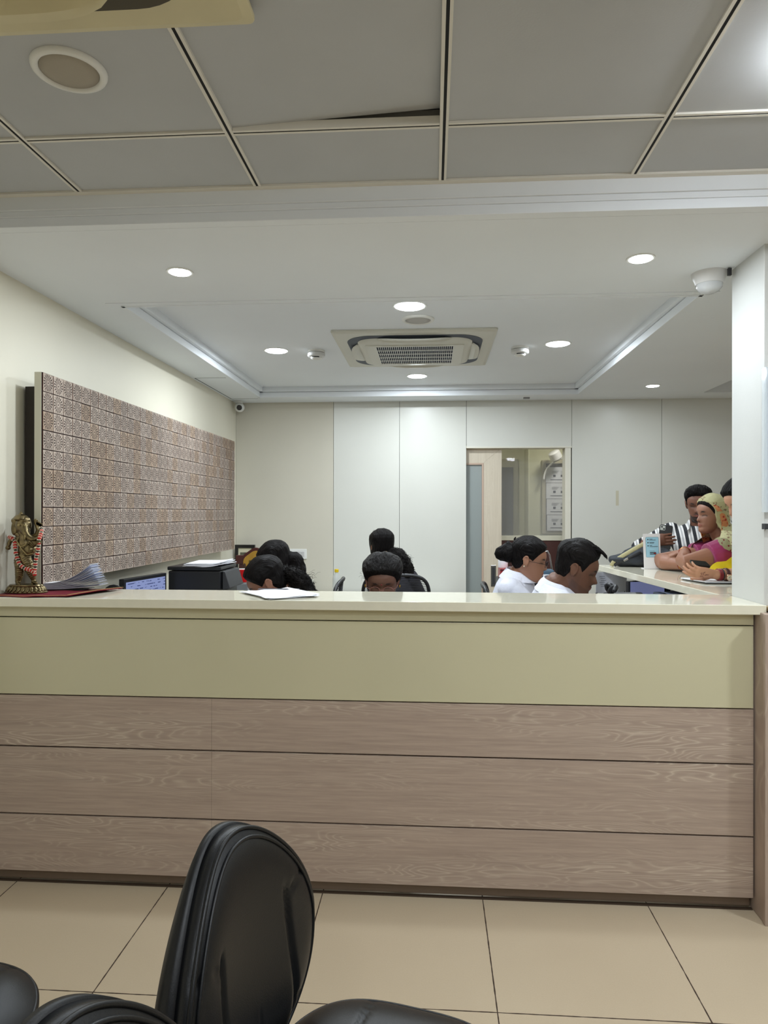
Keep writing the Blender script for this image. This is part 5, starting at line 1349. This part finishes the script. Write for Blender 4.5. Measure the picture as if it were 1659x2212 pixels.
# 4. woman with a round head of hair and a clipped curly ponytail, seen from behind
def hair_D(t, HM, hk):
    m = MB(); m.rings(hair_cap(HM, [(-.11, .02), (.02, .03), (.05, .12), (.1, .17)], .012, .008, hk, 12, amp=.004)); strands(m, HM @ V((0, 0, .215)), 14, (.06, .06, .015), .03, seed=8, r=.0004)
    m.build('hair', M_hair, t, smooth=True)
    p = V((-.300, 4.93, 1.150)); m = MB()
    lump(m, [p, p + V((.05, .0, -.02)), p + V((.095, .0, -.075)), p + V((.125, .0, -.15)), p + V((.13, .0, -.22))], [.028, .055, .062, .052, .03], .016, 30, seed=3)
    curls(m, [p, p + V((.05, .0, -.02)), p + V((.095, .0, -.075)), p + V((.125, .0, -.15)), p + V((.13, .0, -.22))], [.030, .060, .068, .056, .032], 520, 4); strands(m, p + V((.10, -.01, -.08)), 24, (.06, .04, .07), .06, seed=11, r=.0004); m.build('ponytail', M_curl, t, smooth=True)
    m = MB(); m.tube([p + V((-.022, -.035, .012)), p + V((0, -.055, -.006)), p + V((-.01, -.05, -.03))], .004, 6); m.build('hair_clip', mat('tan_clip', rgb(150, 128, 100), .3), t, smooth=True)
hip = (-.24, 4.90, .52); fc = V((-.15, 1, 0))
person('person', 'woman seen from behind at the back desk with a clipped curly black ponytail', (-.24, 4.90, 0), (150, 104, 80),
       ((-.362, 5.0, 1.185), (-.35, .93, -.12), 0), (-.29, 4.94, 1.03), fc, hip,
       {-1: ((-.40, 5.10, .80), (-.36, 5.36, .785), (.1, 1, 0), (0, 0, -1), (.3, .4, .3), {'thumb_side': 1}), 1: ((-.08, 5.10, .80), (-.16, 5.36, .785), (-.1, 1, 0), (0, 0, -1), (.3, .4, .3), {'thumb_side': -1})},
       fem=True, hairfn=hair_D, shirt=cloth_dark, sleeve=1.4, pants=trouser, legs=seated(hip, fc), voxel=.006, sw=.130)
sit_chair(4, (-.235, 4.90, .5), (.03, 1, 0), 'black mesh backed office chair of the woman seen from behind')

# 5. nearer of the two women at the left, facing left with head bowed
def hair_B(t, HM, hk):
    m = MB(); m.rings(hair_cap(HM, HLF, .012, .010, hk, 15, part_=.03, amp=.004)); m.build('hair', M_hair, t, smooth=True)
    p = HM @ V((0, -.098, .12)); m = MB()
    lump(m, [p, V((-.665, 3.33, 1.125)), V((-.635, 3.34, 1.09)), V((-.61, 3.36, 1.02)), V((-.60, 3.38, .92)), V((-.61, 3.40, .84))], [.026, .040, .050, .052, .042, .02], .014, 32, seed=8)
    curls(m, [p, V((-.665, 3.33, 1.125)), V((-.635, 3.34, 1.09)), V((-.61, 3.36, 1.02)), V((-.60, 3.38, .92))], [.028, .044, .055, .058, .045], 420, 9, L=.06); strands(m, (-.61, 3.33, 1.11), 26, (.04, .03, .04), .08, seed=21, r=.0004); m.build('ponytail', M_curl, t, smooth=True); glasses(t, HM, hk, (120, 70, 60), .02)
hip = (-.66, 3.52, .52); fc = V((-.95, -.25, 0))
person('person', 'nearer woman at the left with a dark ponytail, bowed head and spectacles, facing left', (-.66, 3.52, 0), (150, 104, 84),
       ((-.795, 3.32, 1.09), (-.80, -.22, -.52), 0), (-.70, 3.42, .985), fc, hip,
       {-1: ((-.80, 3.26, .82), (-1.02, 3.20, .79), (-1, 0, 0), (0, 0, -1), (.3, .4, .3), {'thumb_side': 1}), 1: ((-.86, 3.66, .84), (-1.02, 3.48, .79), (-1, -.2, 0), (0, 0, -1), (.3, .4, .3), {'thumb_side': -1})},
       fem=True, hairfn=hair_B, shirt=cloth_dark, sleeve=1.5, pants=trouser, legs=seated(hip, fc, .08), voxel=.0046, sw=.155)
sit_chair(3, (-.72, 3.52, .5), fc, 'office chair under the nearer woman at the left')

# 6. farther woman at the left with a gold earring
def hair_A(t, HM, hk):
    m = MB(); m.rings(hair_cap(HM, HLF, .012, .012, hk, 18, amp=.004)); lump(m, [HM @ V((0, -.09, .10)), HM @ V((0, -.12, .07)), HM @ V((0, -.11, .0)), HM @ V((0, -.10, -.06))], [.04, .045, .04, .02], .008, 36, seed=2)
    m.build('hair', M_hair, t, smooth=True)
    m = MB(); m.ell(HM @ V((-.085, -.012, .066)), [.012, .006, .014]); m.ell(HM @ V((-.086, -.012, .095)), [.005] * 3); m.build('earring', mat('gold_earring_large', rgb(190, 140, 60), .3, metal=.7), t, smooth=True)
    m = MB(); m.ell(HM @ V((.085, -.012, .066)), [.012, .006, .014]); m.build('earring', bpy.data.materials['gold_earring_large'], t, smooth=True)
hip = (-.82, 4.35, .52); fc = V((-.8, -.5, 0))
person('person', 'farther woman at the left with sleek black hair and a gold earring before the trophy', (-.82, 4.35, 0), (166, 118, 92),
       ((-.938, 4.12, 1.13), (-.86, -.10, -.44), 0), (-.86, 4.22, 1.01), fc, hip,
       {-1: ((-.80, 4.02, .84), (-.95, 3.96, .79), (-1, -.2, 0), (0, 0, -1), (.3, .4, .3), {'thumb_side': 1}), 1: ((-.94, 4.40, .84), (-1.02, 4.22, .79), (-1, -.3, 0), (0, 0, -1), (.3, .4, .3), {'thumb_side': -1})},
       fem=True, hairfn=hair_A, shirt=cloth_dark, sleeve=1.5, pants=trouser, legs=seated(hip, fc, .08), voxel=.005, sw=.155)
sit_chair(2, (-.82, 4.30, .5), (-1, -.04, 0), 'dark office chair back seen edge on left of the bespectacled woman')

# 7. bearded man in a striped shirt with a phone, standing at the side counter
def stripe_mat():
    g = N('striped_shirt', .8); a = g.n('ShaderNodeTexCoord'); mp = g.n('ShaderNodeMapping'); mp.inputs['Rotation'].default_value = (0, .16, .25); g.l(a.outputs['Object'], mp.inputs[0])
    sp_ = g.n('ShaderNodeSeparateXYZ'); g.l(mp.outputs[0], sp_.inputs[0])
    f = g.math('FRACT', g.math('MULTIPLY', sp_.outputs[0], 21)); blk = g.math('LESS_THAN', f, .42); gr = g.math('MULTIPLY', g.math('GREATER_THAN', f, .62), g.math('LESS_THAN', f, .80))
    c_ = g.mix(blk, rgb(222, 220, 218), rgb(34, 36, 42)); c_ = g.mix(g.math('MULTIPLY', gr, .6), c_, rgb(120, 124, 130)); g.l(c_, g.b.inputs['Base Color']); return g.m
def hair_H(t, HM, hk):
    m = MB(); m.rings(hair_cap(HM, HLM, .004, .015, hk, 23, amp=.005)); strands(m, HM @ V((.03, .06, .195)), 26, (.03, .02, .012), .025, r=.0012, seed=31); m.build('hair', M_hair, t, smooth=True)
def cl_H(t, HM, d):
    m = MB()
    for s_ in (-1, 1):   # open collar flaps
        n0 = d['neck']; P = [[n0 + d['X'] * s_ * (.055 + .020 * v) + d['F'] * (.02 + .075 * u + .01 * v) + V((0, 0, .035 - .05 * u - .022 * v)) for u in (0, .33, .66, 1)] for v in (0, .5, 1)]
        m.sheet(P, .003)
    m.build('collar', bpy.data.materials['striped_shirt'], t, smooth='auto')
    m = MB(); n0 = d['neck']; F = d['F']; X = d['X']
hip = (1.80, 4.74, .95); fc = V((-.42, -.90, 0))
person('person', 'bearded man in a black and white striped shirt looking down at his phone', (1.80, 4.74, 0), (118, 78, 60),
       ((1.705, 4.58, 1.492), (-.42, -.88, -.26), .03), (1.745, 4.66, 1.375), fc, hip,
       {1: ((1.375, 4.76, 1.19), (1.362, 4.49, 1.262), (.93, -.30, .10), (.25, .95, .10), (.25, .35, .3), {'thumb_side': -1, 'fcurl': ((.12, .2, .3), (.1, .2, .3), (.1, .22, .3), (.1, .25, .3))}), -1: ((1.90, 4.40, 1.16), (1.66, 4.25, 1.135), (-1, -.1, 0), (0, 0, -1), (.3, .4, .3), {'thumb_side': 1})},
       hairfn=hair_H, shirt=stripe_mat(), sleeve=1.72, pants=trouser, legs=[(V((1.90, 4.72, .50)), V((1.90, 4.80, .085)), V((1.84, 4.67, .03))), (V((1.70, 4.76, .50)), V((1.68, 4.86, .085)), V((1.62, 4.73, .03)))], beard=.9, must=.9, voxel=.0038, sw=.185, hk=.94, clothes=cl_H)

t = empty('mobile_phone', (1.44, 4.44, 1.26), 'black mobile phone held by the man in the striped shirt', 'phone')
PR = Matrix.Rotation(-.22, 3, 'Z') @ Matrix.Rotation(.12, 3, 'Y') @ Matrix.Rotation(-.15, 3, 'X'); pc = V((1.462, 4.476, 1.285))
m = MB(); m.prism([pc + PR @ V((p.x, -.0045, p.y)) for p in rrect(0, 0, .039, .078, .012, 0, 5)], PR @ V((0, .009, 0))); m.build('body', mat('black_phone_case', rgb(22, 24, 26), .45), t, bevel=.002)
m = MB(); m.prism([pc + PR @ V((p.x, -.0062, p.y)) for p in rrect(-.020, .057, .015, .015, .005, 0, 4)], PR @ V((0, .0016, 0))); cb = m.build('camera_bump', mat('camera_bump', rgb(176, 180, 172), .3), t)
m = MB()
for x, z in ((-.026, .063), (-.013, .051)): m.lathe(pc + PR @ V((x, -.0062, z)), [(.001, 0), (.005, 0), (.005, .0014), (.001, .0014)], 16, R=PR @ Matrix.Rotation(PI / 2, 3, 'X'))
m.build('camera_lens', blk_gloss, cb)

# soft dark bag on the side counter
t = empty('shoulder_bag', (1.25, 4.38, 1.11), 'dark grey soft shoulder bag with cream straps lying on the side counter', 'bag')
m = MB(); m.ell((1.20, 4.36, 1.150), (.12, .075, .042)); m.ell((1.30, 4.38, 1.172), (.13, .08, .064)); m.ell((1.40, 4.38, 1.165), (.10, .08, .056)); m.ell((1.26, 4.36, 1.138), (.17, .08, .03)); m.ell((1.36, 4.37, 1.14), (.14, .085, .032)); m.ell((1.47, 4.40, 1.155), (.09, .07, .045))
me = remesh(m, .005, 2)
for v in me.vertices: v.co += V(noise.noise_vector(v.co * 16)) * .010; v.co.z = max(v.co.z, 1.1115)
link('bag_body', me, mat('charcoal_bag_cloth', rgb(44, 48, 54), .75, bump=.6, bscale=22, bdist=.01), t)
m = MB(); m.tube([(1.095, 4.33, 1.116), (1.105, 4.32, 1.14), (1.15, 4.30, 1.175), (1.215, 4.30, 1.215), (1.29, 4.31, 1.255), (1.35, 4.33, 1.27), (1.39, 4.36, 1.26)], [(.012, .003)] * 7, 8, up=(0, -1, .3)); m.build('strap', mat('cream_webbing', rgb(176, 168, 128), .8), t, smooth=True)
m = MB(); m.tube([(1.11, 4.315, 1.118), (1.15, 4.295, 1.148), (1.20, 4.29, 1.172), (1.26, 4.295, 1.2)], [(.009, .003)] * 4, 8, up=(0, -1, .3)); m.build('strap', blk_plastic, t, smooth=True)
m = MB(); m.obox((1.17, 4.29, 1.155), .03, .006, .012, Matrix.Rotation(-.5, 3, 'Y')); m.build('buckle', chrome, t, bevel=.002)

# 8. woman with a pale floral head scarf, profile to the left, arms folded on the side counter
def floral(name, base_, c2, k=26):
    g = N(name, .8); tc = g.n('ShaderNodeTexCoord'); v = g.n('ShaderNodeTexVoronoi', i2=k); g.l(tc.outputs['Object'], v.inputs['Vector'])
    n_ = g.n('ShaderNodeTexNoise', i2=14.0); g.l(tc.outputs['Object'], n_.inputs['Vector'])
    f = g.math('MULTIPLY', g.math('LESS_THAN', v.outputs[0], .36), g.math('GREATER_THAN', n_.outputs[0], .5)); g.l(g.mix(f, base_, c2), g.b.inputs['Base Color']); return g.m
M_scarf = floral('pale_floral_scarf', rgb(178, 174, 132), rgb(124, 98, 74), 62); M_border = floral('orange_floral_border', rgb(196, 130, 84), rgb(160, 48, 34), 60)
def hair_I(t, HM, hk):
    m = MB(); m.rings(hair_cap(HM, HLF, .007, .004, hk, 30, amp=.002)); m.build('hair', M_hair, t, smooth=True)
SLI = [(-.11, -.05), (-.04, -.03), (-.012, .0), (.010, .06), (.028, .125), (.044, .160), (.062, .184), (.10, .196)]
def cl_I(t, HM, d):
    m = MB(); m.rings(hair_cap(HM, SLI, .013, .006, .9, 40, amp=.006, nf=14)); sc_ = m.build('head_scarf', M_scarf, t, smooth=True)
    P = []; 
    lv = [(HM @ V((0, -.01, .10)), .098, .110), (HM @ V((0, -.015, .04)), .092, .105), (d['neck'] + V((-.01, 0, .045)), .10, .115), (d['neck'] + V((-.03, 0, -.005)), .225, .15), (d['neck'] + V((-.02, 0, -.07)), .27, .19), (d['neck'] + V((.06, 0, -.22)), .26, .19)]
    X, F = d['X'], d['F']
    for j in range(len(lv) - 1):
        for q in range(4):
            u = q / 4; c_ = lv[j][0].lerp(lv[j + 1][0], u); a = lv[j][1] * (1 - u) + lv[j + 1][1] * u; b = lv[j][2] * (1 - u) + lv[j + 1][2] * u
            row = []
            for i in range(33):
                sp_ = 1.95 + .5 * min(1, (j + u) / 3); th = -sp_ + 2 * sp_ * i / 32
                w_ = 1 + .035 * math.sin(th * 9 + j) * min(1, (j + u) / 2)
                row.append(c_ + X * (a * w_ * math.sin(th)) - V((F.x, F.y, 0)) * (b * w_ * math.cos(th)))
            P.append(row)
    m = MB(); m.sheet(P, .003); m.build('shawl', M_scarf, t, smooth='auto')
    n0 = d['neck']
    for sx in (-1, 1):
        Q = [HM @ (V((sx * .062, .052, .196)) * .9), HM @ (V((sx * .092, .036, .158)) * .9), HM @ (V((sx * .104, .016, .11)) * .9), HM @ (V((sx * .108, .008, .06)) * .9), HM @ (V((sx * .108, .014, .01)) * .9), n0 + X * sx * .13 + F * .06 + V((0, 0, .02)), n0 + X * sx * .15 + F * .125 + V((0, 0, -.05)), n0 + X * sx * .12 + F * .17 + V((0, 0, -.11))]
        m = MB(); m.sheet([[q + V((0, 0, 0)) for q in Q], [q - V((F.x, F.y, 0)) * (.010 + .006 * min(i, 4)) + X * sx * .006 for i, q in enumerate(Q)], [q - V((F.x, F.y, 0)) * (.022 + .010 * min(i, 5)) + X * sx * .004 for i, q in enumerate(Q)]], .003); m.build('scarf_border', M_border, t, smooth='auto')
    c0 = V((1.588, 3.868, 1.228)); q_ = V((.30, -.30, .9)).normalized().to_track_quat('Z', 'Y').to_matrix(); m = MB()
    m.sheet([[c0 + q_ @ V(((.088 + .004 * math.sin(a * 5)) * math.sin(p_) * math.cos(a), (.088 + .004 * math.sin(a * 5)) * math.sin(p_) * math.sin(a), .086 * math.cos(p_))) for a in [2 * PI * k / 30 for k in range(31)]] for p_ in [.02 + 1.22 * k / 8 for k in range(9)]], .002); m.build('shoulder_drape', floral('red_floral_drape', rgb(188, 184, 144), rgb(140, 26, 44), 48), t, smooth='auto')
    # bangles on both wrists
    for s_, sh, el, wr in d['AR']:
        ax_ = (wr - el).normalized(); R = ax_.to_track_quat('Z', 'Y').to_matrix()
        for k, (mt, o) in enumerate(((bmat, .0), (gmat, .008), (bmat, .016))):
            m = MB(); c_ = wr - ax_ * (.02 + o); m.tube([c_ + R @ V((.030 * math.cos(a), .027 * math.sin(a), 0)) for a in [q * PI / 12 for q in range(25)]], .0028, 6, round_caps=False, cap=False); m.build('bangle', mt, t, smooth=True)
bmat = mat('red_bangle', rgb(130, 28, 34), .3); gmat = mat('gold_bangle', rgb(200, 150, 80), .3, metal=.8)
blouse = mat('magenta_blouse', rgb(140, 18, 84), .6, sheen=.3, bump=.3, bscale=40)
hip = (1.98, 4.02, .92); fc = V((-.98, -.15, 0))
person('person', 'woman in a pale floral head scarf and magenta blouse leaning on the side counter', (1.98, 4.02, 0), (146, 102, 80),
       ((1.572, 4.03, 1.425), (-.97, -.22, -.06), 0), (1.64, 4.03, 1.285), fc, hip,
       {-1: ((1.350, 3.83, 1.165), (1.425, 4.03, 1.225), (-.85, .2, -.35), (-.3, .1, -1), (.5, .6, .4), {'thumb_side': -1, 'shoulder': (1.585, 3.87, 1.225)}), 1: ((1.315, 4.13, 1.158), (1.40, 3.93, 1.150), (.5, -.6, .0), (.1, .1, -1), (.5, .7, .6), {'thumb_side': 1})},
       fem=True, hairfn=hair_I, shirt=blouse, sleeve=.42, pants=mat('pale_floral_skirt', rgb(186, 180, 134), .85), legs=[(V((1.95, 3.92, .48)), V((2.0, 3.92, .085)), V((1.88, 3.90, .03))), (V((1.95, 4.12, .48)), V((2.0, 4.13, .085)), V((1.88, 4.11, .03)))], voxel=.0042, sw=.165, hk=.9, girth=1.12, armk=1.22, clothes=cl_I, lip=(150, 82, 72))

# 9. woman in yellow half hidden by the column, hand with a phone on the counter
def hair_J(t, HM, hk):
    m = MB(); m.rings(hair_cap(HM, HLF, .012, .010, hk, 50, amp=.005)); lump(m, [HM @ V((0, -.09, .12)), HM @ V((0, -.12, .10))], [.045, .04], .008); m.build('hair', M_hair, t, smooth=True)
def cl_J(t, HM, d):
    for s_, sh, el, wr in d['AR'][:1]:
        ax_ = (wr - el).normalized(); R = ax_.to_track_quat('Z', 'Y').to_matrix()
        for k, o in enumerate((.006, .012, .018, .024)):
            m = MB(); c_ = wr - ax_ * o; m.tube([c_ + R @ V((.029 * math.cos(a), .026 * math.sin(a), 0)) for a in [q * PI / 12 for q in range(25)]], .0028, 6, round_caps=False, cap=False); m.build('bangle', bmat if k < 3 else blk_plastic, t, smooth=True)
        c_ = wr - ax_ * .044
        m = MB(); m.tube([c_ + R @ V((.0315 * math.cos(a), .0285 * math.sin(a), 0)) for a in [q * PI / 12 for q in range(25)]], [(.002, .008)] * 25, 8, up=tuple(ax_), round_caps=False, cap=False); wt = m.build('watch_strap', mat('maroon_strap', rgb(70, 30, 30), .4), t, smooth=True)
        n_ = V((-.05, -.93, -.30)); n_ = (n_ - ax_ * n_.dot(ax_)).normalized(); R2 = n_.to_track_quat('Z', 'Y').to_matrix(); q = c_ + n_ * .030
        m = MB(); m.lathe(q, [(.001, 0), (.0145, 0), (.0155, .003), (.0145, .007), (.0125, .007), (.0125, .006), (.001, .006)], 28, R=R2); m.build('watch_case', mat('rose_gold', rgb(200, 150, 120), .25, metal=.8), wt, smooth='auto')
        m = MB(); m.lathe(q, [(.001, .0055), (.0124, .0055), (.0124, .0066), (.001, .0066)], 28, R=R2); m.build('watch_face', mat('cream_dial', rgb(232, 220, 198), .3), wt)
        m = MB(); m.obox(q + R2 @ V((0, .003, .0072)), .0012, .008, .0006, R2); m.obox(q + R2 @ V((-.002, 0, .0072)), .005, .0012, .0006, R2); m.build('watch_hands', blk_plastic, wt)
def cl_J2(t, HM, d):
    cl_J(t, HM, d)
    m = MB(); m.sheet([[V((1.352 + .16 * u / 8, 3.47 + .03 * v / 5 + .008 * math.sin(u * 1.7 + v), 1.150 + .014 * v * (.35 + u / 8) + .006 * math.sin(u * 1.3 + v * 1.1))) for u in range(9)] for v in range(6)], .003); m.build('scarf', yellow, t, smooth='auto')
yellow = mat('yellow_cloth', rgb(222, 196, 20), .8, bump=.4, bscale=40)
hip = (1.93, 3.42, .92); fc = V((-.98, .0, 0))
person('person', 'woman in yellow half hidden behind the column, with bangles, watch and hennaed hand', (1.93, 3.42, 0), (186, 136, 106),
       ((1.560, 3.60, 1.490), (-.86, -.22, -.40), 0), (1.67, 3.56, 1.335), fc, hip,
       {-1: ((1.60, 3.37, 1.155), (1.325, 3.340, 1.150), (-1, .02, .12), (-.1, .75, .65), (.5, .4, .3), {'thumb_side': 1, 'thumb': .75, 'fcurl': ((.15, .35, .3), (.25, .45, .4), (.35, .5, .45), (.45, .55, .45))}), 1: ((1.66, 3.74, 1.16), (1.46, 3.58, 1.145), (-.8, -.5, 0), (0, 0, -1), (.3, .4, .3), {'thumb_side': 1})},
       fem=True, hairfn=hair_J, shirt=yellow, sleeve=1.35, pants=yellow, legs=[(V((1.93, 3.34, .48)), V((1.98, 3.34, .085)), V((1.86, 3.34, .03))), (V((1.93, 3.50, .48)), V((1.98, 3.52, .085)), V((1.86, 3.52, .03)))], voxel=.0036, sw=.155, hk=.95, clothes=cl_J2, henna=(1.262, 1.150))
t = empty('mobile_phone', (1.25, 3.40, 1.17), 'black mobile phone in the hennaed hand over the clipboard', 'phone')
m = MB(); R = Matrix.Rotation(.10, 3, 'Z') @ Matrix.Rotation(.10, 3, 'Y') @ Matrix.Rotation(.35, 3, 'X'); pc = V((1.262, 3.392, 1.196)); m.prism([pc + R @ V((p.x, p.y, -.004)) for p in rrect(.008, 0, .040, .030, .008, 0, 4)], R @ V((0, 0, .010))); m.build('body', blk_gloss, t, bevel=.002)
